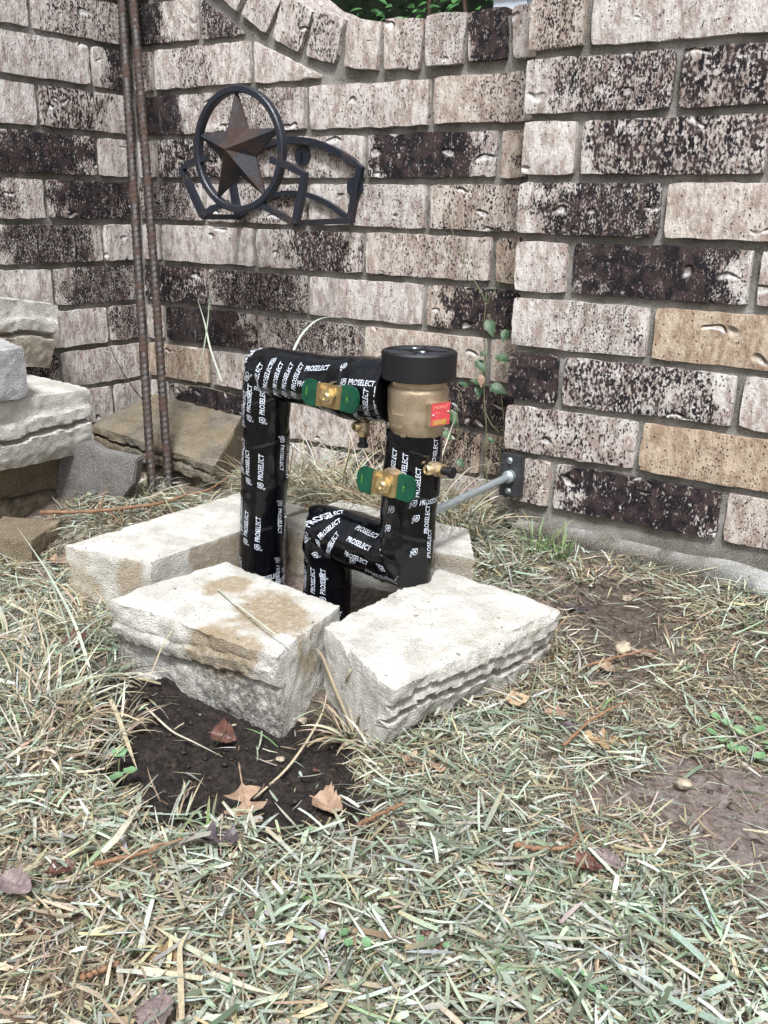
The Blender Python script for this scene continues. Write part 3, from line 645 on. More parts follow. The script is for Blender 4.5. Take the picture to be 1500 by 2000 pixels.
# ------------------------------------------------------------------ tape-wrapped backflow assembly
bf = empty('backflow_preventer', (.80, -.41, -.65)); BO = np.array([.80, -.41, -.65])
tag(bf, 'brass backflow preventer with black tape-wrapped pipes and green valve handles', 'backflow preventer')
def fillet(pts, rad, step=.002):
    pts = [np.array(p, float) for p in pts]; out = [pts[0]]
    for i in range(1, len(pts)-1):
        a, b, c = pts[i-1], pts[i], pts[i+1]; d1 = (a-b)/np.linalg.norm(a-b); d2 = (c-b)/np.linalg.norm(c-b)
        half = math.acos(np.clip(np.dot(d1, d2), -1, 1))/2; tl = rad/math.tan(half); s, e = b+d1*tl, b+d2*tl
        bis = (d1+d2)/np.linalg.norm(d1+d2); cc = b+bis*rad/math.sin(half); m = 14
        for k in range(m+1):
            t = k/m; v1, v2 = s-cc, e-cc; om = math.acos(np.clip(np.dot(v1, v2)/rad**2, -1, 1)); out.append(cc+(math.sin((1-t)*om)*v1+math.sin(t*om)*v2)/math.sin(om))
    out.append(pts[-1]); P = [out[0]]
    for a, b in zip(out[:-1], out[1:]):
        n = max(1, int(np.linalg.norm(b-a)/step)); P += [a+(b-a)*k/n for k in range(1, n+1)]
    return np.array(P)
class Wrapped:
    """tube in a plane of constant y; surface point S(s, phi), phi=90 degrees faces -y"""
    def __init__(s, pts, bend, rfun, outer, sq):
        s.outer = outer; s.sq = sq
        s.p = fillet(pts, bend); d = np.diff(s.p, axis=0); L = np.linalg.norm(d, axis=1); s.s = np.concatenate([[0], np.cumsum(L)]); s.L = s.s[-1]; s.rfun = rfun
        s.arcs = []; pp = [np.array(q, float) for q in pts]; acc = 0.; cut = 0.
        for i in range(1, len(pp)-1):
            d1 = (pp[i-1]-pp[i])/np.linalg.norm(pp[i-1]-pp[i]); d2 = (pp[i+1]-pp[i])/np.linalg.norm(pp[i+1]-pp[i]); half = math.acos(np.dot(d1, d2))/2; tl = bend/math.tan(half)
            acc += np.linalg.norm(pp[i-1]-pp[i])-cut-tl; tot = PI-2*half; s.arcs.append((acc, bend, tot)); acc += bend*tot; cut = tl
        T = np.gradient(s.p, axis=0); s.T = T/np.linalg.norm(T, axis=1)[:, None]; s.B = np.array([0, -1., 0]); s.N = np.cross(s.T, s.B)
    def S(s, sv, ph, dr=0.):
        sv = np.asarray(sv, float); ph = np.asarray(ph, float)
        p = np.stack([np.interp(sv, s.s, s.p[:, k]) for k in range(3)], 1); N = np.stack([np.interp(sv, s.s, s.N[:, k]) for k in range(3)], 1); N /= np.linalg.norm(N, axis=1)[:, None]
        r = s.rfun(sv, ph)
        for (a0, b, tot), sg, k in zip(s.arcs, s.outer, s.sq):      # square up the outside of each elbow
            th = np.clip((sv-a0)/b, 0, tot); full = ((b+r)/np.maximum(np.cos(th), np.cos(tot-th))-b)/r-1; r = r*(1+k*full*np.clip(sg*np.cos(ph), 0, 1))
        r = r+dr; return p+r[:, None]*(np.cos(ph)[:, None]*N+np.sin(ph)[:, None]*s.B)
    def mesh(s, name, s0, s1, parent, mat, k=56, step=.0018):
        n = int((s1-s0)/step)+2; sv = np.linspace(s0, s1, n); ph = np.arange(k)*2*PI/k
        A, Bp = np.meshgrid(sv, ph, indexing='ij'); V = s.S(A.ravel(), Bp.ravel())
        ii = np.arange(n*k).reshape(n, k); jj = np.roll(ii, -1, 1); F = [tuple(f) for f in np.stack([ii[:-1], jj[:-1], jj[1:], ii[1:]], -1).reshape(-1, 4)]
        F += [tuple(ii[0])[::-1], tuple(ii[-1])]
        mb = MB(); mb.add(V-BO, F); return mb.build(name, mat, parent, smooth=True, angle=R(70))
def glyph_mesh(body, size, shear=.28, bold=.011, sx=.86):
    cu = bpy.data.curves.new('t', 'FONT'); cu.body = body; cu.size = 1.; cu.shear = shear; cu.offset = bold; cu.resolution_u = 2; cu.fill_mode = 'FRONT'
    ob = bpy.data.objects.new('t', cu); COL.objects.link(ob); dg = bpy.context.evaluated_depsgraph_get(); dg.update()
    me = bpy.data.meshes.new_from_object(ob.evaluated_get(dg)); V = np.array([v.co for v in me.vertices]); F = [tuple(p.vertices) for p in me.polygons]
    bpy.data.objects.remove(ob); bpy.data.curves.remove(cu); bpy.data.meshes.remove(me)
    V = V[:, :2].copy(); V[:, 0] -= V[:, 0].min(); V[:, 0] *= sx; cap = .70; V *= size/cap
    return V, F
G_PRO = glyph_mesh('PROSELECT', .0070, .24, .014, .72); G_MIL = glyph_mesh('10 mil', .0026, .1); G_LEN = G_PRO[0][:, 0].max()
def shield():
    o = [(-.5, .5), (.5, .62), (.55, -.1), (.3, -.5), (0, -.62), (-.35, -.45), (-.52, 0)]; i = [(x*.80, y*.80) for x, y in o]; n = len(o)
    V = np.array(o+i+[(-.25, -.25), (-.13, -.28), (.02, .35), (-.10, .35), (.02, -.15), (.14, -.25), (.27, .3), (.15, .33)]); F = [(k, (k+1) % n, n+(k+1) % n, n+k) for k in range(n)]+[(14, 15, 16, 17), (16, 18, 19), (18, 19, 20, 21)]
    return V*.0072, F
G_SH = shield()
def stamp(W, name, items, parent):
    """items: (s, phi_deg, theta_deg[, kind]) - lettering printed on the tape, following its surface"""
    V = []; F = []
    for it in items:
        s0, ph0, th = it[:3]; kind = it[3] if len(it) > 3 else 'full'; th = R(th); parts = []
        if kind in ('full', 'word'): parts.append((G_PRO, 0, 0))
        if kind in ('full', 'icon'): parts.append((G_SH, -.0072, .0030)); parts.append(((G_MIL[0]@np.array([[0, 1], [-1, 0]]), G_MIL[1]), -.0105, -.0078+.004))
        for (gv, gf), ox, oy in parts:
            q = gv+np.array([ox, oy]); a = q[:, 0]*math.cos(th)-q[:, 1]*math.sin(th); b = q[:, 0]*math.sin(th)+q[:, 1]*math.cos(th)
            r0 = float(W.rfun(np.array([s0]), np.array([R(ph0)]))[0]); sv = s0+a; ph = R(ph0)+b/r0
            ok = (sv > .0) & (sv < W.L); P = W.S(np.clip(sv, 0, W.L), ph, .00055); n = len(V); V += list(P-BO); F += [tuple(i+n for i in f) for f in gf if all(ok[i] for i in f)]
    return tag(obj(name, V, F, M['print'], parent), kind='stuff')
def wr(sv, ph, sd, amp):
    p = np.stack([np.cos(ph)*1.2, np.sin(ph)*1.2, sv*26], 1); return fbm(p, 1.1, sd, 3)*amp
# loop A: tall riser, elbow, top run with the first valve
ZR = -.346; A_PTS = [(.668, -.41, -.74), (.692, -.41, ZR), (.897, -.41, ZR-.002)]
sA = .392
def rA(sv, ph):
    r = .0326+.0008*sstep(.05, .0, sv)+.0018*sstep(.33, .40, sv)+.0055*np.exp(-((sv-.555)/.045)**2)+.0020*np.exp(-((sv-.075)/.02)**2)
    r = r+.0045*np.exp(-((sv-.525)/.03)**2)*np.clip(np.cos(ph), 0, 1)
    return r+wr(sv, ph, 3, .0011)+.0011*((sv/.062+ph/(2*PI)) % 1)+.0032*np.exp(-((sv-.392)/.022)**2)*fbm(np.stack([np.cos(ph)*2, np.sin(ph)*2, sv*40], 1), 1.3, 77, 3)
WA = Wrapped(A_PTS, .015, rA, (-1,), (.62,))
riser = WA.mesh('riser_pipe', 0, .365, bf, M['tape']); run = WA.mesh('top_pipe', .3652, WA.L, bf, M['tape'])
s_of_z = lambda z: z+.74
it = []
for ph, zs, th in ((112, (-.648, -.555, -.47, -.405), 0), (88, (-.575, -.484, -.396), 0), (55, (-.578, -.487, -.398), 0), (12, (-.44, -.53, -.62), 180), (-14, (-.455, -.545, -.64), 180), (140, (-.60, -.51, -.42), 0)):
    for z in zs: it.append((s_of_z(z)+random.uniform(-.003, .003), ph+random.uniform(-2, 2), th+random.uniform(-2, 2)))
it += [(.088, 30, -80), (.083, 75, -82), (.10, 62, -85)]
stamp(WA, 'tape_print', it, riser)
it = [(.400+.0165*k, 62+3*k, 77) for k in range(5)]+[(.478, 118, 8, 'word'), (.470, 85, 5, 'word'), (.553, 104, 4), (.580, 45, 84), (.562, 38, 86), (.392, 120, 80), (.385, 60, 80, 'icon'), (.385, 85, 80, 'icon'), (.375, 108, 60, 'icon'), (.430, 128, 12, 'icon'), (.545, 140, 30, 'icon'), (.596, 48, 86)]
stamp(WA, 'tape_print', it, run)
# loop B: down pipe, bottom elbow, short lower run, second riser
B_PTS = [(.931, -.41, -.392), (.922, -.41, -.564), (.797, -.41, -.551), (.793, -.41, -.74)]
def rB(sv, ph):
    r = .0338+.0022*np.exp(-((sv-.075)/.05)**2)+.0035*np.exp(-((sv-.165)/.035)**2)+.0038*np.exp(-((sv-.235)/.045)**2)-.0006*sstep(.3, .4, sv)
    el = np.exp(-((sv-.18)/.03)**2)+np.exp(-((sv-.30)/.03)**2)
    return r+wr(sv, ph, 9, .0013)+.0011*((sv/.055-ph/(2*PI)) % 1)+.0036*el*fbm(np.stack([np.cos(ph)*2, np.sin(ph)*2, sv*40], 1), 1.3, 78, 3)
WB = Wrapped(B_PTS, .014, rB, (-1, 1), (1., .5))
pb = WB.mesh('lower_pipe', 0, WB.L, bf, M['tape'])
it = [(.055, 88, 180, 'word'), (.058, 112, 180, 'word'), (.075, 140, 180, 'word'), (.040, 176, 180, 'word'), (.086, 142, 90), (.106, 150, 90, 'icon'), (.125, 168, 180, 'word'), (.098, 98, 90, 'icon'), (.124, 92, 90, 'icon'), (.158, 178, 180, 'word'), (.150, 150, 90, 'icon'),
      (.236, 100, 175, 'word'), (.236, 70, 176, 'word'), (.232, 42, 176, 'word'), (.176, 135, 95, 'icon'), (.180, 110, 95, 'icon'), (.262, 118, 250), (.276, 88, 238), (.286, 60, 232),
      (.365, 122, 180), (.366, 97, 181), (.368, 66, 184), (.362, 38, 186, 'word'), (.205, 128, 178, 'word'), (.215, 112, 176, 'icon'), (.252, 96, 182, 'icon'), (.300, 96, 215, 'icon'), (.312, 60, 205, 'icon'), (.330, 118, 190, 'icon'), (.398, 100, 88), (.420, 103, 87), (.440, 101, 88)]
stamp(WB, 'tape_print', it, pb)

# bronze body and black cap
BX, BY = .934, -.41
mb = MB(); mb.lathe([(.026, -.408), (.0305, -.404), (.0315, -.396), (.0335, -.388), (.0362, -.376), (.0372, -.366), (.0374, -.346), (.0379, -.341), (.0372, -.337), (.0345, -.334), (.0343, -.318), (.030, -.314)], np.array([BX, BY, 0])-BO, (0, 0, 1), 56)
body = mb.build('valve_body', M['bronze'], bf, smooth=True, angle=R(38))
mb = MB(); mb.lathe([(.0432, -.3265), (.0455, -.325), (.0462, -.2945), (.0445, -.292), (.0405, -.292), (.0398, -.294), (.0005, -.294)], np.array([BX, BY, 0])-BO, (0, 0, 1), 24); cap = mb.build('cap', M['cap'], bf, smooth=True, angle=R(25))
mb = MB(); mb.lathe([(.0005, -.2938), (.0392, -.2938), (.0392, -.2930), (.0005, -.2930)], np.array([BX, BY, 0])-BO, (0, 0, 1), 48); mb.build('cap_plate', M['cap_recess'], cap)
mb = MB()
for a in (20, 110): mb.box(np.array([BX, BY, -.2922])-BO, (.076, .0016, .0016), Matrix.Rotation(R(a), 3, 'Z'))
tt = np.linspace(0, 2*PI, 25); mb.tube(np.array([[BX+.013*math.cos(q), BY+.013*math.sin(q), -.2923] for q in tt])-BO, .0009, 6); mb.build('cap_rib', M['cap'], cap)
for sx_, sy_ in ((-.012, .008), (.012, -.012)):
    mb = MB(); mb.lathe([(.0005, 0), (.0036, 0), (.0034, .0018), (.0005, .0024)], np.array([BX+sx_, BY+sy_, -.2929])-BO, (0, 0, 1), 14); mb.build('screw', M['zinc'], cap, smooth=True)
def on_body(g, a0, z0, rad, name, mat, parent, h=.0008):
    V, F = g; n = len(V); P = []
    for dr in (0, h):
        for x, y in V: q = R(a0)+x/rad; P.append((BX+(rad+dr)*math.cos(q), BY+(rad+dr)*math.sin(q), z0+y))
    return P, F
V = []; F = []
for txt, a0, z0, rad, sz in (('CL', -108, -.3835, .0352, .0050), ('ASSE 1020', -116, -.3935, .0330, .0040), ('MAX 150 PSI', -116, -.3255, .0347, .0034), ('MAX 140 F', -116, -.3312, .0347, .0034)):
    g = glyph_mesh(txt, sz, 0, .02, .8); P, Fc = on_body(g, a0, z0, rad, '', None, None, .0014); n = len(g[0]); k = len(V); V += P; F += [tuple(i+k+n for i in f) for f in Fc]
mb = MB(); mb.add(np.array(V)-BO, F)
def arcbar(a0, a1, z, rad, hz=.0009):
    P = []; m = 10
    for i in range(m+1):
        q = R(a0+(a1-a0)*i/m)
        for dr, dz in ((0, -hz), (.001, -hz), (.001, hz), (0, hz)): P.append((BX+(rad+dr)*math.cos(q), BY+(rad+dr)*math.sin(q), z+dz))
    mb.add(np.array(P)-BO, [(4*i+j, 4*i+(j+1) % 4, 4*i+4+(j+1) % 4, 4*i+4+j) for i in range(m) for j in range(4)])
arcbar(-112, -84, -.366, .0372); arcbar(-112, -106, -.3635, .0372); arcbar(-116, -110, -.381, .0355); arcbar(-98, -90, -.381, .0355)
tag(mb.build('cast_lettering', M['bronze_worn'], body), kind='stuff')
# rating tag on its boss
ta = R(-18); td = Vector((math.cos(ta), math.sin(ta), 0)); tu = Vector((0, 0, 1)); tr = Vector((-math.sin(ta), math.cos(ta), 0))
def tagM(off, z): c = Vector((BX, BY, z))+td*off-Vector(BO); m = Matrix((( tr.x, tu.x, td.x, c.x), (tr.y, tu.y, td.y, c.y), (tr.z, tu.z, td.z, c.z), (0, 0, 0, 1))); return m
mb = MB(); mb.prism([(-.016, -.015), (.016, -.015), (.016, .0135), (-.016, .0135)], -.012, 0, tagM(.0425, -.363)); mb.build('boss', M['bronze'], body, bevel=.0015)
mb = MB(); mb.prism([(-.0145, -.0135), (.0145, -.0135), (.0145, .0135), (-.0145, .0135)], 0, .0008, tagM(.0427, -.363)); tg = mb.build('rating_tag', M['tagred'], bf)
mb = MB(); mb.prism([(-.0120, -.0125), (.0090, -.0125), (.0090, -.0065), (-.0120, -.0065)], .0008, .0010, tagM(.0427, -.363)); mb.build('tag_band', M['tagyel'], tg)
V = []; F = []
for txt, x, y, sz in (('LF800M4QT', -.0128, .0068, .0042), ('PRESSURE', -.0105, .0008, .0019), ('27723', -.0095, -.0115, .0042)):
    gv, gf = glyph_mesh(txt, sz, 0, .01, .78); k = len(V); m = tagM(.0427+.00125, -.363); V += [tuple(m@Vector((x+a, y+b, 0))) for a, b in gv]; F += [tuple(i+k for i in f) for f in gf]
obj('tag_lettering', V, F, M['tagtxt'], tg)
for x, y in ((-.0118, -.0005), (.0118, .002)):
    mb = MB(); m = tagM(.0434, -.363); c = m@Vector((x, y, 0)); mb.lathe([(.0003, .0012), (.0014, .0008), (.0015, 0)], np.array(c), tuple(td), 10); mb.build('rivet', M['zinc'], tg, smooth=True)

# ball valves: stem, butterfly handle in green vinyl, brass plate and nut
def valve(cx, cz, yaw, rollz, face_y):
    """handle lies across the front of the pipe, long axis along local x"""
    Mx = Matrix.Translation(Vector((cx, face_y, cz))-Vector(BO))@Matrix.Rotation(yaw, 4, 'Z')@Matrix.Rotation(rollz, 4, 'Y')@Matrix.Rotation(R(90), 4, 'X')
    # local: x along handle, y up, z towards the viewer (-y world)
    mb = MB(); mb.prism([(.012*math.cos(q), .012*math.sin(q)) for q in np.arange(18)*2*PI/18], -.034, -.004, Mx); mb.prism([(.020*math.cos(q), .017*math.sin(q)) for q in np.arange(24)*2*PI/24], -.036, -.016, Mx)
    mb.build('valve_neck', M['bronze'], bf, bevel=.001)
    prof = [(-.0200, .006), (-.0125, .006), (-.0085, 0), (.0105, 0), (.0145, -.006), (.0205, -.0065)]
    def strip(x0, x1, hw, th, zf, rnd=0):
        xs_ = np.linspace(x0, x1, 15); P = []; 
        for x in xs_:
            e = 1.
            if rnd: tq = max(0, (abs(x)-(max(abs(x0), abs(x1))-rnd))/rnd); e = math.sqrt(max(.0, 1-(tq*.93)**2))
            z = zf(x)
            P.append([(x, -hw*e, z-th/2), (x, hw*e, z-th/2), (x, hw*e, z+th/2), (x, -hw*e, z+th/2)])
        V = [tuple(Mx@Vector(p)) for q in P for p in q]; F = [(4*i+j, 4*i+(j+1) % 4, 4*i+4+(j+1) % 4, 4*i+4+j) for i in range(len(xs_)-1) for j in range(4)]+[(0, 1, 2, 3), tuple(4*(len(xs_)-1)+j for j in (3, 2, 1, 0))]
        return V, F
    zf = lambda x: float(np.interp(x, [a for a, b in prof], [b for a, b in prof]))
    mb = MB(); mb.add(*strip(-.022, .0215, .0150, .0022, zf)); h = mb.build('valve_handle', M['brass_plate'], bf, bevel=.0005)
    for x0, x1 in ((-.0385, -.0150), (.0135, .0385)):
        mb = MB(); mb.add(*strip(x0, x1, .0168, .0050, zf, .010)); g = mb.build('grip', M['green'], h, smooth=True, angle=R(60), bevel=.0018)
        gv, gf = glyph_mesh('2140' if x0 > 0 else '600WOG', .0030 if x0 > 0 else .0022, 0, .01); gv = gv@np.array([[0, 1], [-1, 0]])+np.array([(x0+x1)/2-.002, -.004]); z = zf((x0+x1)/2)+.0032
        obj('grip_print', [tuple(Mx@Vector((a, b, z))) for a, b in gv], gf, M['green_print'], g)
    mb = MB(); mb.prism([(.0112*math.cos(q), .0112*math.sin(q)) for q in np.arange(6)*PI/3+.3], .0012, .0085, Mx); mb.build('nut', M['brass'], h, bevel=.0008)
    mb = MB(); c = Mx@Vector((0, 0, .008)); ax = (Mx.to_3x3()@Vector((0, 0, 1))); mb.lathe([(.0056, 0), (.0056, .003), (.0046, .0042), (.0030, .0042), (.0028, .0034), (.0003, .0034)], np.array(c), tuple(ax), 20); mb.build('stem', M['brass'], h, smooth=True, angle=R(35))
valve(.840, -.352, R(2), R(6), -.464)
valve(.926, -.450, R(2), R(6), -.464)

# test cocks
def cock(c, out, side, name='test_cock'):
    """c: where it leaves the pipe; out: pointing direction; side: direction the slotted screw faces"""
    c = np.array(c)-BO; out = np.array(out, float)/np.linalg.norm(out); side = np.array(side, float)/np.linalg.norm(side)
    mb = MB(); mb.lathe([(.0062, -.012), (.0062, .004), (.0088, .005), (.0092, .016), (.0076, .017), (.0076, .020)], c, out, 24); t_ = mb.build(name, M['brass'] if False else M['bronze'], bf, smooth=True, angle=R(35))
    mb = MB(); mb.lathe([(.0066, -.002), (.0066, .0125), (.0052, .0145), (.0036, .0146), (.0034, .0136), (.0003, .0136)], c+out*.0105, side, 20); s_ = mb.build('screw', M['brass'], t_, smooth=True, angle=R(35))
    mb = MB(); mb.box(c+out*.0105+side*.0141, np.array([.0011, .0011, .0058])); mb.build('slot', M['cap'], s_)
    e1 = side; e2 = np.cross(out, e1); m = Matrix([[e1[i], e2[i], out[i], (c+out*.018)[i]] for i in range(3)]+[[0, 0, 0, 1]])
    mb = MB(); mb.prism([(.0086*math.cos(q), .0086*math.sin(q)) for q in np.arange(6)*PI/3], 0, .006, m); mb.build('hex_nut', M['brass'], t_, bevel=.0008)
    mb = MB(); mb.lathe([(.0052, .020), (.0052, .033), (.0072, .0335), (.0072, .0385), (.0003, .0388)], c, out, 20); mb.build('dust_cap', M['cap'], t_, smooth=True, angle=R(35))
cock((.856, -.415, -.385), (0, 0, -1), (-.35, -.9, 0)); cock((.957, -.42, -.432), (1, -.05, -.03), (-.25, -.95, .0))

# ------------------------------------------------------------------ support rod and flange on the pillar
fc_ = np.array([.924, PY, -.515]); sb = empty('pipe_support', tuple(fc_)); tag(sb, 'zinc support rod with black flange screwed to the brick pillar, reaching the pipe', 'pipe support')
mb = MB(); mb.box((0, -.006, 0), (.037, .012, .066)); pl = mb.build('flange_plate', M['plate'], sb, bevel=.0015)
for z in (.024, -.024):
    mb = MB(); mb.lathe([(.0003, .0028), (.0040, .0022), (.0056, 0)], (-.002, -.012, z), (0, -1, 0), 18); sc_ = mb.build('screw', M['zinc'], pl, smooth=True)
    mb = MB(); mb.box((-.002, -.0148, z), (.008, .0008, .0014), Matrix.Rotation(R(35), 3, 'Y')); mb.build('slot', M['plate'], sc_)
mb = MB(); mb.lathe([(.0095, .012), (.0095, .021), (.0075, .023)], (0, 0, 0), (0, -1, 0), 20); mb.build('collar', M['zinc'], sb, smooth=True, angle=R(40))
mb = MB(); mb.tube([(0, -.012, 0), (0, -.272, 0)], .0056, 18); mb.build('rod', M['zinc'], sb, smooth=True, angle=R(40))

# ------------------------------------------------------------------ grass, clippings and litter
PAL = {'sage': (.34, .40, .305), 'sage2': (.18, .235, .16), 'mint': (.52, .575, .49), 'straw': (.50, .43, .30), 'straw2': (.35, .285, .195), 'pale': (.60, .555, .445), 'brown': (.12, .08, .055), 'rust': (.19, .105, .065), 'green': (.10, .19, .065), 'green2': (.17, .28, .12), 'grey': (.36, .34, .31)}
def colours(n, names, wts, var=.22):
    wts = np.array(wts, float)/sum(wts); k = RNG.choice(len(names), n, p=wts); c = np.array([PAL[x] for x in names])[k]
    return np.clip(c*(1+RNG.normal(0, var, (n, 1)))*(1+RNG.normal(0, .06, (n, 3))), .01, .85)
def blades(pos, head, pitch, bend, length, width, roll, colr, segs=3, tip=.12, cut=None, twist=0., side_bend=0.):
    """ribbons: pos (n,3), heading, start pitch, total pitch change, length, width, roll; returns verts, quads, colours"""
    n = len(pos); P = pos.copy(); V = np.zeros((n, segs+1, 2, 3)); C = np.zeros((n, segs+1, 2, 3))
    for k in range(segs+1):
        t = k/segs; pt = pitch+bend*t; hd = head+side_bend*t
        d = np.stack([np.cos(pt)*np.cos(hd), np.cos(pt)*np.sin(hd), np.sin(pt)], 1)
        sd = np.stack([-np.sin(hd), np.cos(hd), 0*hd], 1); up = np.cross(d, sd)
        rl = roll+twist*t; s = sd*np.cos(rl)[:, None]+up*np.sin(rl)[:, None]
        prof = np.interp(t, [0, .3, .7, 1], [.75, 1, .85, tip]); pr = np.full(n, prof)
        if cut is not None: pr = np.where(cut, np.interp(t, [0, .3, .8, 1], [.85, 1, .95, .8]), pr)
        wv = (width*.5*pr)[:, None]*s
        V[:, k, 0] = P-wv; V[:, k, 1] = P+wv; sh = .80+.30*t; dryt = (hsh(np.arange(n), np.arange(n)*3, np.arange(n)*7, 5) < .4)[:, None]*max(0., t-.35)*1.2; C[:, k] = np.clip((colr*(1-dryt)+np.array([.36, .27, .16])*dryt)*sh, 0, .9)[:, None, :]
        P = P+d*(length/segs)[:, None]
    ii = np.arange(n*(segs+1)*2).reshape(n, segs+1, 2)
    F = np.stack([ii[:, :-1, 0], ii[:, 1:, 0], ii[:, 1:, 1], ii[:, :-1, 1]], -1).reshape(-1, 4)
    return V.reshape(-1, 3), F, C.reshape(-1, 3)
def join(parts):
    V, F, C = [], [], []; k = 0
    for v, f, c in parts: V.append(v); F.append(f+k); C.append(c); k += len(v)
    return np.concatenate(V), np.concatenate(F), np.concatenate(C)
SOLID = [np.array([(.66, -.70), (.95, -.70), (.93, -.52), (.69, -.50)]), np.array([(.93, -.61), (1.075, -.68), (1.135, -.375), (.94, -.35)]), np.array([(.48, -.615), (.635, -.59), (.65, -.25), (.495, -.24)]), np.array([(.64, -.325), (.975, -.31), (.90, -.185), (.65, -.185)]), np.array([(0, -.7), (.235, -.67), (.235, -.335), (0, -.32)]), np.array([(.03, -.02), (.15, -.27), (.44, -.27), (.31, -.03)]), np.array([(.235, -.590), (.335, -.545), (.285, -.45), (.19, -.49)])]
def solid(x, y, mrg=.0):
    m = (y > -.004) | ((x > .895) & (y > -.125)) | (x < .006)
    for P in SOLID: m |= poly_sd(x, y, P) < mrg
    m |= (np.abs(x-.79) < .15) & (np.abs(y+.415) < .12)
    return m
def scatter(n, dens, box=(.0, 1.95, -1.35, 0.), mrg=-.004):
    x = RNG.uniform(box[0], box[1], n); y = RNG.uniform(box[2], box[3], n)
    keep = RNG.uniform(0, 1, n) < dens(x, y); x, y = x[keep], y[keep]; k = ~solid(x, y, mrg); return x[k], y[k]
def lawn(x, y):
    d = 1-.985*soft(x, y, PIT, .018); d *= 1-.955*soft(x, y, DIRT, .04, 8); d *= 1-.88*soft(x, y, DIRT2, .05, 6); d *= 1-.65*soft(x, y, DIRT3, .03, 5)
    p = np.stack([x, y, 0*x], 1); d *= np.clip(.75+.5*fbm(p, 14, 90), .15, 1)
    return d*np.where(x+ (y+1.35)*.0 < .25, .5, 1)
def greenness(x, y):
    p = np.stack([x, y, 0*x], 1); g = .66+.40*fbm(p, 6, 95)
    g += .25*np.exp(-(((x-1.24)/.22)**2+((y+.88)/.16)**2))-.45*np.exp(-(((x-1.02)/.14)**2+((y+1.05)/.10)**2))-.35*np.exp(-(((x-1.30)/.14)**2+((y+.42)/.12)**2))+.25*np.exp(-(((x-1.28)/.10)**2+((y+.60)/.07)**2))
    return np.clip(g, .05, .95)
# 1 matted dry thatch
x, y = scatter(190000, lambda x, y: lawn(x, y)); n = len(x); z = ground_z(x, y)+RNG.uniform(.001, .009, n)
c = colours(n, ['straw', 'straw2', 'brown', 'pale', 'sage2', 'sage', 'grey'], [4, 4, 2.6, 2.2, 2, 1.5, 1])
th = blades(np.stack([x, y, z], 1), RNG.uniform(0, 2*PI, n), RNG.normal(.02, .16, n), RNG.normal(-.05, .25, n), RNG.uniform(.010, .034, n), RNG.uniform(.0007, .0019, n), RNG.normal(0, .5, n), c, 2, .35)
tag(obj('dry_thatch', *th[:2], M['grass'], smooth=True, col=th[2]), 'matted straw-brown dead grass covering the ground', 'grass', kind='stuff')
# 2 mown clippings lying on top
x, y = scatter(130000, lambda x, y: lawn(x, y)*np.clip(.30+.75*greenness(x, y), 0, 1)*np.where(y > -.50, .55, 1)); n = len(x); g = greenness(x, y)
isg = RNG.uniform(0, 1, n) < g; c = np.where(isg[:, None], colours(n, ['sage', 'sage2', 'mint', 'straw'], [4.4, 2.4, 5, .2]), colours(n, ['straw', 'pale', 'straw2', 'sage', 'brown', 'mint'], [4, 2.6, 1.8, 1.4, .5, 1.2]))
z = ground_z(x, y)+RNG.uniform(.004, .017, n)+.004*fbm(np.stack([x, y, 0*x], 1), 30, 97)
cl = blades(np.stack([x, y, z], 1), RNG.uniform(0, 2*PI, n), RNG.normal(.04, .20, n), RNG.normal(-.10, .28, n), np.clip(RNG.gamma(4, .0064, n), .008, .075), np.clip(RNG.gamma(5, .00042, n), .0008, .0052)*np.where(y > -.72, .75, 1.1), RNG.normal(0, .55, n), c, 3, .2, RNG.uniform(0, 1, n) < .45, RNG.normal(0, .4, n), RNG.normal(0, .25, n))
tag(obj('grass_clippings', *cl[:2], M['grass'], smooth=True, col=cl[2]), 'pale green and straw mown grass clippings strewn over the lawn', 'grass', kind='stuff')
# 3 living blades standing through them
x, y = scatter(3600, lambda x, y: lawn(x, y)*np.clip(greenness(x, y)*1.3-.35, .05, 1)); n = len(x)
c = colours(n, ['green', 'green2', 'sage', 'sage2'], [3, 2.5, 2, 2]); z = ground_z(x, y)
lv = blades(np.stack([x, y, z], 1), RNG.uniform(0, 2*PI, n), RNG.uniform(.25, 1.1, n), RNG.normal(-.9, .4, n), RNG.uniform(.018, .048, n), RNG.uniform(.0014, .0034, n), RNG.normal(0, .5, n), c, 4, .1)
tag(obj('green_grass', *lv[:2], M['grass'], smooth=True, col=lv[2]), 'short living green grass blades growing through the clippings', 'grass', kind='stuff')
# 4 tufts, each a plant of its own
def tuft(name, px, py, n, hgt, spread, names, wts, label, wd=(.0014, .003), lean=None, pit=(.5, 1.35), bend=-1.1, grp='grass tufts', at=None, dz=0):
    b = on_ground(px, py) if at is None else np.array([at[0], at[1], float(ground_z(at[0], at[1]))]); r = spread*np.sqrt(RNG.uniform(0, 1, n)); a = RNG.uniform(0, 2*PI, n)
    hd = a+RNG.normal(0, .6, n) if lean is None else RNG.normal(lean, .9, n)
    pos = np.stack([r*np.cos(a), r*np.sin(a), np.full(n, -.004+dz)], 1)
    v, f, c = blades(pos, hd, RNG.uniform(pit[0], pit[1], n), RNG.normal(bend, .45, n), hgt*RNG.uniform(.45, 1.1, n), RNG.uniform(wd[0], wd[1], n), RNG.normal(0, .6, n), colours(n, names, wts), 6, .08, None, RNG.normal(0, .5, n), RNG.normal(0, .4, n))
    o = obj(name, v, f, M['grass'], smooth=True, col=c, loc=tuple(b)); return tag(o, label, 'grass tuft', grp)
DRY = ['straw', 'pale', 'straw2', 'sage', 'mint']; DW = [4, 2, 3, 1.5, 1.5]; GRN = ['sage', 'mint', 'sage2', 'straw', 'pale']; GW = [3, 3, 2, 2, 1]
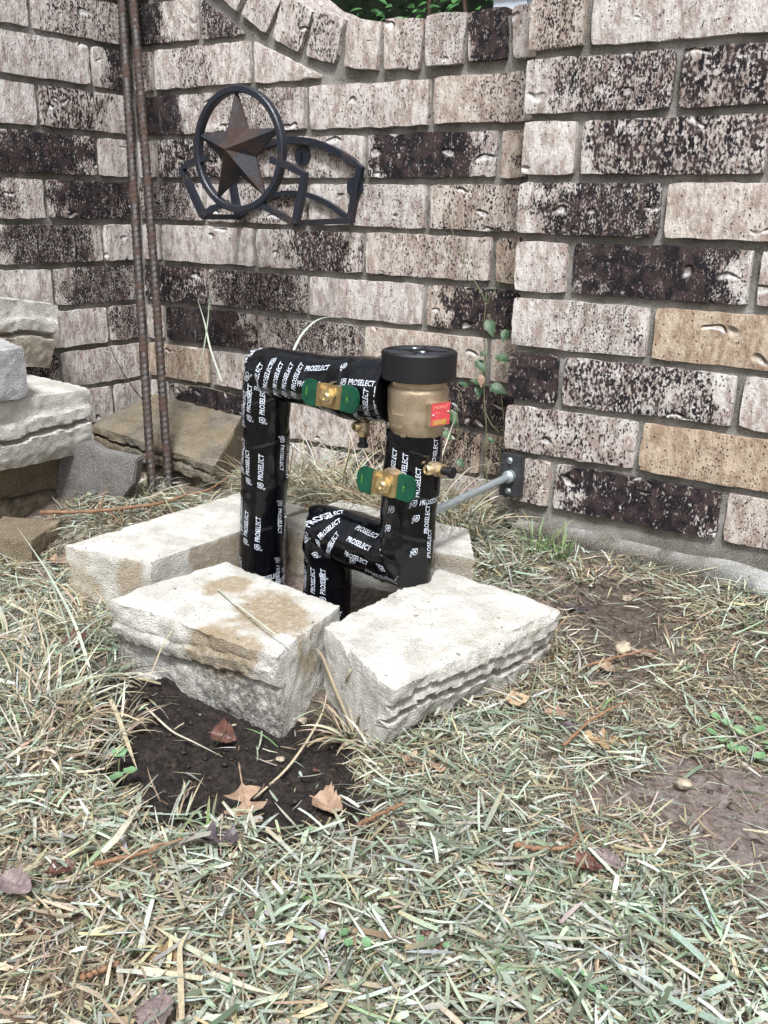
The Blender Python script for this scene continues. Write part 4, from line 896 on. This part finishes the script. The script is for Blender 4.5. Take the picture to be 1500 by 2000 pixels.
tuft('grass_tuft', 215, 1440, 80, .065, .016, DRY, DW, 'bushy straw-coloured tuft at the left end of the mud patch')
tuft('grass_tuft', 190, 1330, 120, .095, .022, GRN, GW, 'tall grey-green tuft left of the stained block')
tuft('grass_tuft', 95, 1300, 80, .085, .025, GRN, GW, 'sprawling grey-green tuft over dark soil at the left edge')
tuft('grass_tuft', 60, 1210, 110, .055, .035, GRN, GW, 'low dense tuft at the left edge below the tan block')
tuft('grass_tuft', 130, 1140, 90, .05, .03, DRY, DW, 'short dry tuft against the end of the long smooth block')
tuft('grass_tuft', 40, 1110, 70, .05, .03, GRN, GW, 'grey-green tuft in front of the low tan block')
for px_, py_, hh_, nn_, lab in [(30, 1380, .075, 130, 'thick straw tuft at the left edge above the mauve leaf'), (110, 1400, .07, 130, 'thick straw tuft left of the mud, behind the clover sprig'), (170, 1230, .06, 110, 'matted straw tuft beside the glossy dark red leaf'), (20, 1270, .08, 110, 'leaning straw tuft cut by the left edge'), (205, 1180, .05, 80, 'short straw tuft in the gap between long block and stained block'), (60, 1480, .06, 120, 'straw tuft at the left edge below the dark soil'), (150, 1500, .04, 50, 'straw tuft hanging over the left end of the mud')]:
    tuft('grass_tuft', px_, py_, int(nn_*1.35), hh_*1.25, .032, DRY+['mint'], [4, 3, 2.5, 1.5, 2, 1], lab, wd=(.0012, .0028), pit=(.15, 1.25), bend=-1.0)
tuft('grass_tuft', 690, 1445, 95, .070, .013, DRY, [4, 1.5, 4, 1, .5], 'brown bent tuft between the two front blocks')
tuft('grass_tuft', 735, 1475, 60, .055, .014, DRY, DW, 'small straw tuft at the near corner of the clean pale block')
for i, (xx_, yy_, hh_, lab) in enumerate([(.50, -.16, .10, 'tall dry straw tuft behind the long smooth block'), (.58, -.13, .10, 'dry straw tuft seen just right of the tall pipe'), (.66, -.12, .11, 'tall dry straw tuft seen through the pipe loop'), (.74, -.13, .10, 'straw tuft behind the hanging test cock'), (.80, -.12, .09, 'straw tuft behind the lower valve handle'), (.86, -.14, .07, 'low straw tuft under the support rod'), (.44, -.30, .06, 'low tuft between the corner block and the long block'), (.30, -.32, .06, 'low tuft at the foot of the rebar'), (.36, -.40, .05, 'low tuft under the fallen twig')]):
    tuft('grass_tuft', 0, 0, 150 if i < 6 else 80, hh_*(1.6 if i < 6 else 1), .045, DRY if i < 5 else GRN, DW if i < 5 else GW, lab, at=(xx_, yy_), wd=(.0012, .0026))
tuft('grass_tuft', 960, 1050, 90, .055, .03, GRN, GW, 'matted tuft below the flange of the support rod'); tuft('grass_tuft', 1000, 1110, 90, .045, .03, GRN, GW, 'matted tuft between the back block and the pillar')
tuft('grass_tuft', 1045, 1085, 26, .075, .008, ['green', 'green2'], [1, 1.3], 'bright green tuft at the foot of the pillar, left of its twin', (.0016, .003), pit=(.9, 1.5), bend=-.7)
tuft('grass_tuft', 1095, 1095, 22, .07, .007, ['green', 'green2'], [1.3, 1], 'bright green tuft at the foot of the pillar, right of its twin', (.0016, .003), pit=(1., 1.5), bend=-.5)
tuft('grass_tuft', 1170, 1130, 60, .04, .03, DRY, DW, 'straw tuft lying along the pillar footing'); tuft('grass_tuft', 1420, 1190, 70, .045, .025, DRY, [4, 3, 2, 1, 1], 'pale straw tuft under the broken end of the footing')
tuft('grass_tuft', 1095, 1290, 60, .05, .016, DRY, [2, 1, 5, .5, .5], 'brown wiry tuft at the right corner of the clean pale block')
tuft('grass_tuft', 1130, 1330, 50, .045, .02, GRN, GW, 'fanned grey-green tuft right of the clean pale block'); tuft('grass_tuft', 1330, 1290, 60, .045, .03, DRY, [4, 3, 2, 1, .5], 'flattened straw tuft on the bare soil at the right')
tuft('grass_tuft', 620, 1640, 26, .05, .02, GRN, GW, 'grey-green tuft at the near edge of the mud patch', pit=(.3, 1.1)); tuft('grass_tuft', 330, 1605, 26, .045, .025, GRN, GW, 'grey-green tuft beside the small clover at the mud edge', pit=(.3, 1.1))

# 5 single stems and long blades that stand out
def ribbon(name, pts, wd, colr, label, grp='long dry grass stems', r=None):
    """a long blade through world points, folded along its midrib"""
    pts = np.array(pts, float); k = 28; tt = np.linspace(0, 1, len(pts)); t = np.linspace(0, 1, k)
    P = np.stack([np.interp(t, tt, pts[:, i]) for i in range(3)], 1)
    for _ in range(6): P[1:-1] = (P[:-2]+2*P[1:-1]+P[2:])/4
    T = np.gradient(P, axis=0); T /= np.linalg.norm(T, axis=1)[:, None]; S = np.cross(T, [0, 0, 1.]); S /= np.linalg.norm(S, axis=1)[:, None]+1e-9; U = np.cross(S, T)
    w_ = wd*.5*np.interp(t, [0, .15, .6, 1], [.8, 1, .85, .12])[:, None]
    V = np.stack([P-S*w_, P-U*w_*.35, P+S*w_], 1).reshape(-1, 3); ii = np.arange(k*3).reshape(k, 3)
    F = np.concatenate([np.stack([ii[:-1, a], ii[1:, a], ii[1:, a+1], ii[:-1, a+1]], -1) for a in (0, 1)]); base = P[0].copy()
    c = np.clip(np.array(PAL[colr])[None]*(.9+.25*RNG.uniform(0, 1, (len(V), 1))), 0, .85)
    return tag(obj(name, V-base, F, M['grass'], smooth=True, col=c, loc=tuple(base)), label, 'grass blade', grp)
def lying(px, dz=.006): return [on_ground(x, y, d) for (x, y), d in zip(px, dz if isinstance(dz, (list, tuple)) else [dz]*len(px))]
ribbon('straw', lying([(285, 1390), (335, 1420), (380, 1450), (435, 1478)], [.012, .010, .008, .004]), .0028, 'pale', 'straight pale straw lying on the mud below the stained block')
ribbon('straw', lying([(495, 1560), (560, 1500), (605, 1440), (632, 1380), (640, 1345)], [.004, .010, .018, .028, .040]), .0030, 'straw', 'long curved straw arching over the right half of the mud')
ribbon('straw', lying([(190, 1430), (180, 1330), (150, 1230), (90, 1110), (32, 1028)], [.004, .03, .05, .05, .045]), .0042, 'mint', 'longest pale green blade sweeping up to the left edge')
ribbon('straw', lying([(170, 1420), (150, 1300), (120, 1190), (80, 1090)], [.004, .03, .04, .035]), .0026, 'sage', 'thin green blade beside the longest pale blade')
ribbon('straw', lying([(255, 1370), (290, 1330), (320, 1260), (370, 1185)], [.006, .03, .07, .10]), .0026, 'straw', 'bent straw leaning across the face of the stained block')
ribbon('straw', lying([(215, 1365), (235, 1410), (255, 1470), (268, 1505)], [.035, .03, .015, .004]), .0050, 'straw', 'wide dry blade drooping onto the mud at its left end')
ribbon('straw', lying([(330, 1310), (300, 1312), (250, 1318), (215, 1322)], [.045, .035, .025, .02]), .0034, 'pale', 'pale folded blade lying sideways below the stained block')
ribbon('straw', [on_z(425, 1150, ZT+.004), on_z(500, 1210, ZT+.012), on_z(560, 1255, ZT+.010), on_z(620, 1300, -.62)], .0024, 'mint', 'thin pale blade lying across the stained block')
ribbon('straw', lying([(700, 1440), (675, 1360), (680, 1310), (712, 1255)], [.004, .04, .07, .085]), .0044, 'straw', 'broad dry blade rising in front of the clean pale block')
ribbon('straw', lying([(700, 1440), (655, 1350), (625, 1290), (590, 1265)], [.004, .04, .06, .06]), .0034, 'straw2', 'brown blade bending left between the two front blocks')
ribbon('straw', [on_y(433, 745, -.10), on_y(410, 680, -.08), on_y(400, 630, -.05), on_y(386, 585, -.015)], .0036, 'mint', 'pale blade leaning left against the wall above the corner block')
ribbon('straw', [on_y(382, 748, -.10), on_y(397, 690, -.08), on_y(407, 620, -.05), on_y(409, 565, -.015)], .0030, 'sage', 'pale blade leaning right against the wall, crossing its neighbour')
ribbon('straw', [on_y(565, 705, -.36), on_y(585, 655, -.30), on_y(620, 620, -.24), on_y(665, 617, -.20), on_y(705, 650, -.18), on_y(748, 700, -.18)], .0040, 'mint', 'pale blade arching above the top pipe')
ribbon('straw', [on_y(325, 770, -.06), on_y(350, 752, -.08), on_y(400, 755, -.10), on_y(470, 775, -.12)], .0026, 'straw', 'thin straw lying on the block in the wall corner')
ribbon('straw', [on_y(848, 1000, -.33), on_y(880, 950, -.25), on_y(920, 910, -.18), on_y(985, 903, -.125)], .0018, 'pale', 'thin straw looping over the support rod to the flange')
ribbon('straw', [on_y(850, 930, -.30), on_y(870, 870, -.26), on_y(889, 815, -.22)], .0020, 'pale', 'short upright straw beside the right hand test cock')
ribbon('thread', [on_y(582, 437, -.145), on_y(572, 510, -.12), on_y(560, 590, -.10), on_y(543, 672, -.09)], .0011, 'rust', 'thin reddish thread hanging from the hose holder', grp='loose threads')
ribbon('straw', lying([(200, 1664), (225, 1640), (250, 1605), (274, 1574)], [.020, .026, .024, .018]), .0070, 'pale', 'broad pale dead blade on the clippings at the lower left')
ribbon('straw', lying([(355, 1990), (352, 1900), (350, 1850), (370, 1815)], [.022, .026, .026, .03]), .0044, 'straw', 'straight tan stem pointing up from the bottom edge')
ribbon('straw', lying([(410, 1900), (450, 1915), (490, 1930), (545, 1945)], [.016, .020, .020, .014]), .0048, 'pale', 'broad pale blade right of the tan stem at the bottom')

# ------------------------------------------------------------------ fallen leaves
def leaf(px, py, L, W, head, mat, label, lobes=0, curl=.4, bendv=.15, tiltx=0., tilty=0., dz=.012, stem=.25, seed=1, flip=1, pos=None, fold=0.):
    L *= .86; W *= .86; curl *= 1.7; bendv *= 1.5; dz -= .003; k, m = 22, 7; t = np.linspace(0, 1, k); rs = np.random.default_rng(seed)
    base_w = np.sin(np.clip(t, 0, 1)**.85*PI)**.8
    if lobes: ph = t*lobes*2*PI; base_w = base_w*(.58+.42*np.cos(ph+PI)); base_w = np.maximum(base_w, .10*np.sin(t*PI))
    base_w[0] = .02; base_w[-1] = .01; V = []; 
    s = np.linspace(-1, 1, m)
    for i in range(k):
        for j in range(m):
            hw = base_w[i]*W*.5*(1+.08*rs.normal()); yv = s[j]*hw; xv = (t[i]-.5)*L+(abs(s[j])*base_w[i]*.10*L if lobes else 0)
            zv = curl*yv*yv/(W*.5)*flip+bendv*L*((t[i]-.5)**2*2-.25)*flip+.0008*rs.normal()+abs(yv)*fold
            V.append((xv, yv, zv))
    F = [(i*m+j, (i+1)*m+j, (i+1)*m+j+1, i*m+j+1) for i in range(k-1) for j in range(m-1)]
    p = on_ground(px, py, dz) if pos is None else np.array(pos)
    o = obj('fallen_leaf', V, F, mat, smooth=True, loc=tuple(p)); o.rotation_euler = (tiltx, tilty, head); tag(o, label, 'leaf', 'fallen leaves')
    mb = MB(); xs_ = np.linspace(-.5-stem, .42, 14); zz_ = [bendv*L*((max(a, -.5))**2*2-.25)*flip+.0007 for a in xs_]; mb.tube([(a*L, 0, z_) for a, z_ in zip(xs_, zz_)], np.linspace(.0010, .0004, 14), 5); mb.build('midrib', mat, o, smooth=True)
    return o
ML = {'tan': mat_leaf('leaf_tan', (.20, .125, .085), (.36, .25, .175), .6), 'red': mat_leaf('leaf_red', (.075, .035, .028), (.16, .075, .055), .45), 'mauve': mat_leaf('leaf_mauve', (.12, .09, .09), (.22, .17, .165), .5), 'dark': mat_leaf('leaf_dark', (.035, .025, .030), (.10, .075, .085), .4), 'spot': mat_leaf('leaf_spotted', (.34, .23, .14), (.48, .35, .23), .6, .9), 'ochre': mat_leaf('leaf_ochre', (.19, .125, .065), (.32, .225, .125), .6)}
HB = YAW    # headings below are given relative to the picture's right
leaf(480, 1575, .075, .052, R(-42), ML['tan'], 'big lobed tan oak leaf at the near edge of the mud', 3, .25, .12, .15, .1, .016, .45, 2)
leaf(437, 1440, .034, .030, R(20), ML['red'], 'folded red-brown leaf standing on the mud', 0, .2, .1, .5, .15, .012, .1, 3, 1, fold=.8)
leaf(640, 1572, .038, .034, R(10), ML['tan'], 'round crumpled tan leaf at the near right of the mud', 0, .5, .2, .25, .1, .010, .1, 4)
leaf(430, 1638, .045, .034, R(50), ML['dark'], 'curled dark grey-purple leaf on the clippings below the oak leaf', 2, .5, .2, .1, .2, .020, .2, 5)
leaf(148, 1252, .050, .034, R(-35), ML['red'], 'glossy dark red leaf among the tall tufts at the left', 0, .3, .15, .3, .1, .022, .2, 6)
leaf(115, 1095, .040, .032, R(60), ML['tan'], 'lobed tan leaf beside the end of the long smooth block', 2, .3, .1, .4, .2, .015, .2, 7)
leaf(1145, 1688, .034, .018, R(5), ML['red'], 'pointed red-brown leaf on the right clippings, left of a mauve one', 0, .5, .2, .3, -.1, .020, .1, 8)
leaf(1190, 1680, .033, .018, R(0), ML['mauve'], 'pointed mauve leaf on the right clippings, right of a red-brown one', 0, .4, .15, .35, .1, .020, .1, 9)
leaf(830, 1490, .060, .040, R(15), ML['tan'], 'torn reddish-tan oak leaf at the near corner of the clean pale block', 3, .3, .1, .2, 0, .012, .2, 10)
leaf(1010, 1365, .036, .022, R(60), ML['spot'], 'yellowish leaf with black spots right of the clean pale block', 0, .2, .1, .5, .1, .018, .15, 11)
leaf(1175, 1445, .055, .036, R(35), ML['ochre'], 'lobed ochre oak leaf in the grass right of the clean block', 3, .2, .1, .3, .1, .016, .2, 12)
leaf(1117, 1425, .040, .028, R(-10), ML['dark'], 'dark purple leaf left of the ochre oak leaf', 2, .3, .1, .1, .1, .012, .1, 13)
leaf(1085, 1392, .030, .018, R(50), ML['tan'], 'small reddish-tan leaf above the dark purple leaf', 0, .4, .1, .4, .1, .016, .1, 14)
leaf(1125, 1185, .045, .028, R(20), ML['dark'], 'dark wet leaf behind the right corner of the clean block', 2, .3, .1, .1, .0, .008, .1, 15)
leaf(1185, 1305, .034, .018, R(-20), ML['tan'], 'tan curled leaf on the bare soil right of the clean block', 0, .5, .2, .2, .0, .012, .1, 16)
leaf(842, 1838, .030, .020, R(-20), ML['red'], 'small red-brown leaf sunk in the lower middle clippings', 2, .4, .1, .2, .1, .014, .1, 17)
leaf(30, 1728, .036, .026, R(15), ML['mauve'], 'mauve leaf at the lower left edge', 0, .4, .1, .3, .1, .022, .1, 18)
leaf(118, 1698, .030, .022, R(70), ML['red'], 'crumpled brown leaf right of the mauve one at the lower left', 2, .5, .2, .2, .1, .018, .1, 19)
leaf(305, 1985, .040, .030, R(-60), ML['mauve'], 'mauve-grey leaf cut by the bottom edge', 0, .3, .1, .2, .1, .018, .1, 20)
leaf(325, 1880, .032, .020, R(20), ML['ochre'], 'curled tan leaf beside the tan stem at the bottom', 0, .7, .2, .2, .1, .014, .1, 21)
leaf(75, 1822, .030, .018, R(15), ML['red'], 'dull reddish leaf half buried at the lower left', 2, .5, .2, .1, .1, .010, .1, 22)
leaf(245, 962, .028, .020, R(60), ML['ochre'], 'small olive-brown leaf propped on the broken slab', 0, .3, .1, .7, .2, .02, .1, 23)
leaf(615, 1505, .014, .006, R(10), ML['red'], 'tiny brown leaf scrap on the mud right of centre', 0, .4, .1, .2, .0, .006, .1, 24)

# ------------------------------------------------------------------ twigs
def twig(pts, r0, r1, mat, label, side=(), name='twig'):
    pts = np.array(pts, float); k = 24; tt = np.linspace(0, 1, len(pts)); t = np.linspace(0, 1, k); P = np.stack([np.interp(t, tt, pts[:, i]) for i in range(3)], 1)
    P += RNG.normal(0, r0*.25, P.shape); base = P[0].copy(); rad = np.linspace(r0, r1, k)*(1+.12*RNG.normal(0, 1, k)); o = None
    mb = MB(); mb.tube(P-base, rad, 8); o = mb.build(name, mat, smooth=True); o.location = base; tag(o, label, 'twig', 'fallen twigs')
    for sp_ in side: mb = MB(); mb.tube(np.array(sp_)-base, np.linspace(r1*1.1, r1*.4, len(sp_)), 6); mb.build('side_shoot', mat, o, smooth=True)
    return o
twig([on_z(80, 1000, -.612), on_z(190, 1000, -.612), on_z(300, 985, -.606), on_z(400, 960, -.60), on_z(452, 930, -.59)], .0034, .0014, M['twig'], 'orange-brown twig lying behind the long smooth block', [[on_z(192, 998, -.612), on_z(205, 960, -.595), on_z(213, 945, -.585)], [on_z(215, 1000, -.612), on_z(235, 1022, -.62)]])
twig(lying([(185, 1688), (260, 1672), (320, 1650), (385, 1628)], .022), .0022, .0010, M['twig'], 'red-brown twig on the clippings at the lower left', [lying([(290, 1660), (298, 1690), (310, 1700)], .02)])
twig(lying([(1005, 1650), (1060, 1660), (1110, 1655), (1140, 1615)], .016), .0026, .0012, M['twig'], 'reddish stick above the two pointed leaves on the right', [lying([(1115, 1652), (1122, 1670)], .016)])
twig([on_x(292, 800, .03), on_x(262, 760, .02), on_x(245, 735, .015), on_x(225, 700, .015), on_x(215, 675, .015)], .0016, .0007, M['twig_dark'], 'thin dark forked twig against the left wall', [[on_x(246, 737, .015), on_x(243, 770, .015), on_x(256, 785, .02)]])
twig(lying([(1100, 1455), (1150, 1410), (1190, 1385), (1225, 1370)], .022), .0018, .0012, M['twig'], 'pale jointed runner stem right of the ochre leaf')
twig(lying([(1145, 1300), (1200, 1285), (1260, 1270), (1285, 1268)], .014), .0018, .0012, M['twig'], 'pale straight stem on the bare soil at the right')
twig(lying([(700, 1610), (740, 1590), (790, 1570)], .020), .0024, .0016, M['twig'], 'tan jointed stem at the right end of the mud')
twig(lying([(160, 1908), (200, 1895), (230, 1880)], .014), .0022, .0016, M['twig'], 'short tan stick in the brown patch at the lower left')
# a clod and pebbles
def pebble(px, py, r, label, mat='pebble', sq=.6, dz=0.):
    bm = bmesh.new(); bmesh.ops.create_icosphere(bm, subdivisions=3, radius=1.); V = np.array([v.co for v in bm.verts]); F = [tuple(v.index for v in f.verts) for f in bm.faces]; bm.free()
    V = V*(1+.30*fbm(V+px*.01, 1.6, px)[:, None]+.10*fbm(V+py, 4, py)[:, None])*np.array([1, .85, sq])*r; o = obj('pebble', V, F, M[mat], smooth=True, loc=tuple(on_ground(px, py, r*.3+dz))); tag(o, label, 'pebble', 'pebbles and clods')
pebble(1218, 1265, .012, 'pale lump of clay on the bare soil right of the clean block'); pebble(1225, 1168, .007, 'small cream pebble near the pillar footing'); pebble(1368, 1172, .006, 'small flat pinkish pebble under the pillar footing', sq=.4)
pebble(590, 1408, .007, 'crumb of pale mortar on the mud by the front block corner'); pebble(548, 1484, .005, 'small pale crumb in the middle of the mud'); pebble(1335, 1530, .008, 'cream pebble at the edge of the bare dirt patch', dz=.006)

# soil crumbs on the bare patches
def crumbs(n):
    bm = bmesh.new(); bmesh.ops.create_icosphere(bm, subdivisions=1, radius=1.); V0 = np.array([v.co for v in bm.verts]); F0 = np.array([[v.index for v in f.verts] for f in bm.faces]); bm.free()
    x, y = scatter(n, lambda x, y: np.clip(soft(x, y, PIT, .02)+.75*soft(x, y, DIRT, .05, 8)+.8*soft(x, y, DIRT2, .06, 6)+.7*soft(x, y, DIRT3, .03, 5), 0, 1)); m = len(x)
    r = np.clip(RNG.gamma(1.6, .0010, m), .0005, .0065); wt = soft(x, y, PIT, .02)
    V = V0[None]*(r[:, None, None]*RNG.uniform(.55, 1.3, (m, len(V0), 1)))*np.array([1.15, 1, .5]); V += np.stack([x, y, ground_z(x, y)+r*.1], 1)[:, None]
    F = (F0[None]+(np.arange(m)*len(V0))[:, None, None]).reshape(-1, 3)
    c = np.where(wt[:, None] > .5, np.array([.022, .016, .013]), np.array([.115, .09, .075]))*RNG.uniform(.5, 1.7, (m, 1)); lite = (RNG.uniform(0, 1, m) < .03) & (r < .003); c[lite] = (.38, .33, .26)
    tag(obj('soil_crumbs', V.reshape(-1, 3), F, M['grass'], smooth=False, col=np.repeat(c, len(V0), 0)), 'loose crumbs of earth on the bare patches', 'soil', kind='stuff')
crumbs(34000)

# ------------------------------------------------------------------ vine by the pillar, clover, hedge
def leafblade(c, d, up, L, W, heart=True):
    d = np.array(d, float)/np.linalg.norm(d); up = np.array(up, float); s = np.cross(up, d); s /= np.linalg.norm(s); up = np.cross(d, s)
    t = [0, .12, .3, .55, .8, 1]; wd = [.25, .85, 1, .75, .38, .0] if heart else [.15, .6, .95, 1, .7, .1]; V = []
    for a, b in zip(t, wd):
        back = -.16 if (heart and a == 0) else 0
        for q in (-1, -.5, 0, .5, 1): V.append(np.array(c)+d*L*(a+(back*abs(q)))+s*q*b*W*.5+up*(.22*abs(q)*b*W*.5-.25*L*a*a))
    F = [(i*5+j, i*5+j+1, i*5+5+j+1, i*5+5+j) for i in range(5) for j in range(4)]
    return V, F
vb = on_y(955, 985, -.05); vn = empty('vine', tuple(vb)); tag(vn, 'green climbing weed with pointed leaves in the corner of wall and pillar', 'vine')
def vstem(pts, r=.0013):
    mb = MB(); P = np.array(pts); k = 20; tt = np.linspace(0, 1, len(P)); t = np.linspace(0, 1, k); mb.tube(np.stack([np.interp(t, tt, P[:, i]) for i in range(3)], 1)-vb, np.linspace(r, r*.55, k), 6); mb.build('stem', M['vine_stem'], vn, smooth=True)
Yv = -.045
vstem([on_y(x, y, Yv) for x, y in [(955, 985), (948, 900), (950, 830), (945, 770), (948, 700), (945, 640), (950, 570)]]); vstem([on_y(x, y, Yv) for x, y in [(978, 970), (975, 900), (985, 830), (980, 780)]], .0011)
vstem([on_y(x, y, -.02) for x, y in [(950, 590), (925, 545), (905, 515), (893, 480), (880, 440), (872, 410)]], .0010); vstem([on_y(x, y, -.02) for x, y in [(905, 515), (910, 480), (912, 470)]], .0008); vstem([on_y(x, y, Yv) for x, y in [(950, 590), (968, 565), (980, 545), (1000, 515)]], .0008)
vstem([on_y(x, y, Yv) for x, y in [(895, 860), (893, 800), (898, 760)]], .0009); vstem([on_y(x, y, Yv) for x, y in [(945, 800), (960, 830), (975, 845)]], .0009)
rl = random.Random(4)
for (x, y, L_, ang) in [(958, 640, .040, -70), (985, 655, .030, -110), (940, 715, .036, -40), (985, 700, .038, -25), (975, 760, .042, -30), (935, 765, .030, -95), (930, 745, .026, 170), (905, 750, .022, 160), (885, 815, .038, -80), (875, 850, .030, -60), (960, 860, .018, -30), (945, 690, .020, 20), (900, 905, .026, -60), (880, 925, .024, -20)]:
    a = R(ang+rl.uniform(-15, 15)); d = CR*math.cos(a)+CU*math.sin(a)-CF*.35; L_ *= .66; c = on_y(x, y, Yv-.006)-vb; mb = MB(); mb.add(*leafblade(c-d/np.linalg.norm(d)*L_*.45, d, -CF+CU*.5+CR*rl.uniform(-.4, .4), L_, L_*.72)); mb.build('leaf', M['vine_leaf'], vn, smooth=True)
d = -CU-CF*.2; mb = MB(); mb.add(*leafblade(on_y(940, 735, -.055)-vb, d, -CF, .018, .012)); tag(mb.build('leaf', ML['tan'], vn, smooth=True), 'withered orange leaf')
def clover(px, py, spots, sz, label):
    b = on_ground(px, py); e = empty('clover', tuple(b)); tag(e, label, 'clover', 'clover plants')
    for i, (dx, dy, h) in enumerate(spots):
        top = np.array([dx, dy, h]); mb = MB(); mb.tube([(dx*.2, dy*.2, -.002), (dx*.6, dy*.6, h*.7), tuple(top)], [.0008, .0007, .0006], 6); st = mb.build('stem', M['vine_stem'], e, smooth=True)
        rr = sz*random.uniform(.8, 1.15); V = [tuple(top+[0, 0, .001])]; n = 22
        tn = np.array([random.uniform(-.35, .35), random.uniform(-.35, .35)])
        for j in range(n):
            a = 2*PI*j/n; q = rr*(1+.10*math.cos(5*a+i)); V.append((top[0]+q*math.cos(a), top[1]+q*math.sin(a), top[2]+.002+.18*q+(tn[0]*math.cos(a)+tn[1]*math.sin(a))*q))
        mb = MB(); mb.add(V, [(0, 1+j, 1+(j+1) % n) for j in range(n)]); mb.build('leaf', M['clover'], st, smooth=True)
clover(230, 1540, [(0, .0, .012), (-.008, .012, .030), (.013, .006, .020), (.002, -.009, .014)], .0068, 'small pale green clover sprig at the left edge of the mud')
clover(1440, 1450, [(0, 0, .012), (.018, .012, .014), (-.016, .01, .012), (.03, -.008, .012), (-.03, .02, .010), (.012, .03, .016), (.04, .018, .012)], .0062, 'spreading clover patch at the right edge above the bare dirt')
clover(1480, 1500, [(0, 0, .012), (.016, .008, .012), (-.018, .004, .010), (.006, .02, .012)], .006, 'clover at the right edge just below the spreading patch')
clover(1410, 1465, [(0, 0, .010), (-.014, .006, .012), (.012, -.008, .010)], .0062, 'leftmost clover of the right hand patch')
clover(680, 1880, [(0, 0, .016), (.012, .006, .018), (-.01, .008, .014)], .0035, 'tiny clover in the lower middle clippings'); clover(1110, 1960, [(0, 0, .016), (.014, .004, .016), (-.012, .006, .014), (.004, .016, .014), (.02, .014, .012)], .0038, 'tiny clover group near the bottom right of centre')
clover(840, 1880, [(0, 0, .014), (.01, .006, .014), (-.01, .002, .012)], .0035, 'tiny clover below the sunk red-brown leaf')
# hedge behind the dip of the coping
hb = np.array([.72, .42, -.55]); he = empty('hedge', tuple(hb)); tag(he, 'dark green small-leaved hedge showing above the dip of the brick coping', 'hedge')
V, F = [], []; rh = random.Random(8)
for i in range(5200):
    x = rh.uniform(.0, 1.6); yv = .30+abs(rh.gauss(0, .10)); z = rh.uniform(-.05, .75); a = rh.uniform(0, 2*PI); d = (math.cos(a), math.sin(a)-.35, rh.uniform(-.2, .9))
    if rh.random() < .1: continue
    v, f = leafblade((x-hb[0], yv-hb[1], z-hb[2]), d, (rh.uniform(-.3, .3), -.7, .8), rh.uniform(.016, .026), rh.uniform(.011, .016), False); k = len(V); V += v; F += [tuple(q+k for q in ff_) for ff_ in f]
tag(obj('foliage', V, F, M['hedge'], he, smooth=True), kind='stuff')
for i in range(9):
    x = -.3+i*.1; mb = MB(); mb.tube([(x, 0, 0), (x+rh.uniform(-.05, .05), -.02, .6), (x+rh.uniform(-.08, .08), -.06, 1.25)], [.008, .005, .002], 6); mb.build('stem', M['twig_dark'], he, smooth=True)
mb = MB(); mb.box((0, .06, .6), (1.9, .06, 1.35)); mb.build('shade_core', mat_leaf('hedge_shade_core', (.010, .018, .008), (.02, .035, .014), .8), he)  # plain box behind the leaves, shade of the hedge's depth put into its dark colour
mb = MB(); mb.box((0, 0, .46), (.07, .07, .92)); mb.box((0, 0, .93), (.085, .085, .025))
o = mb.build('fence_post', M['post'], bevel=.004); o.location = (.705, .25, -.70); tag(o, 'pale grey post just showing between hedge and pillar', 'post')
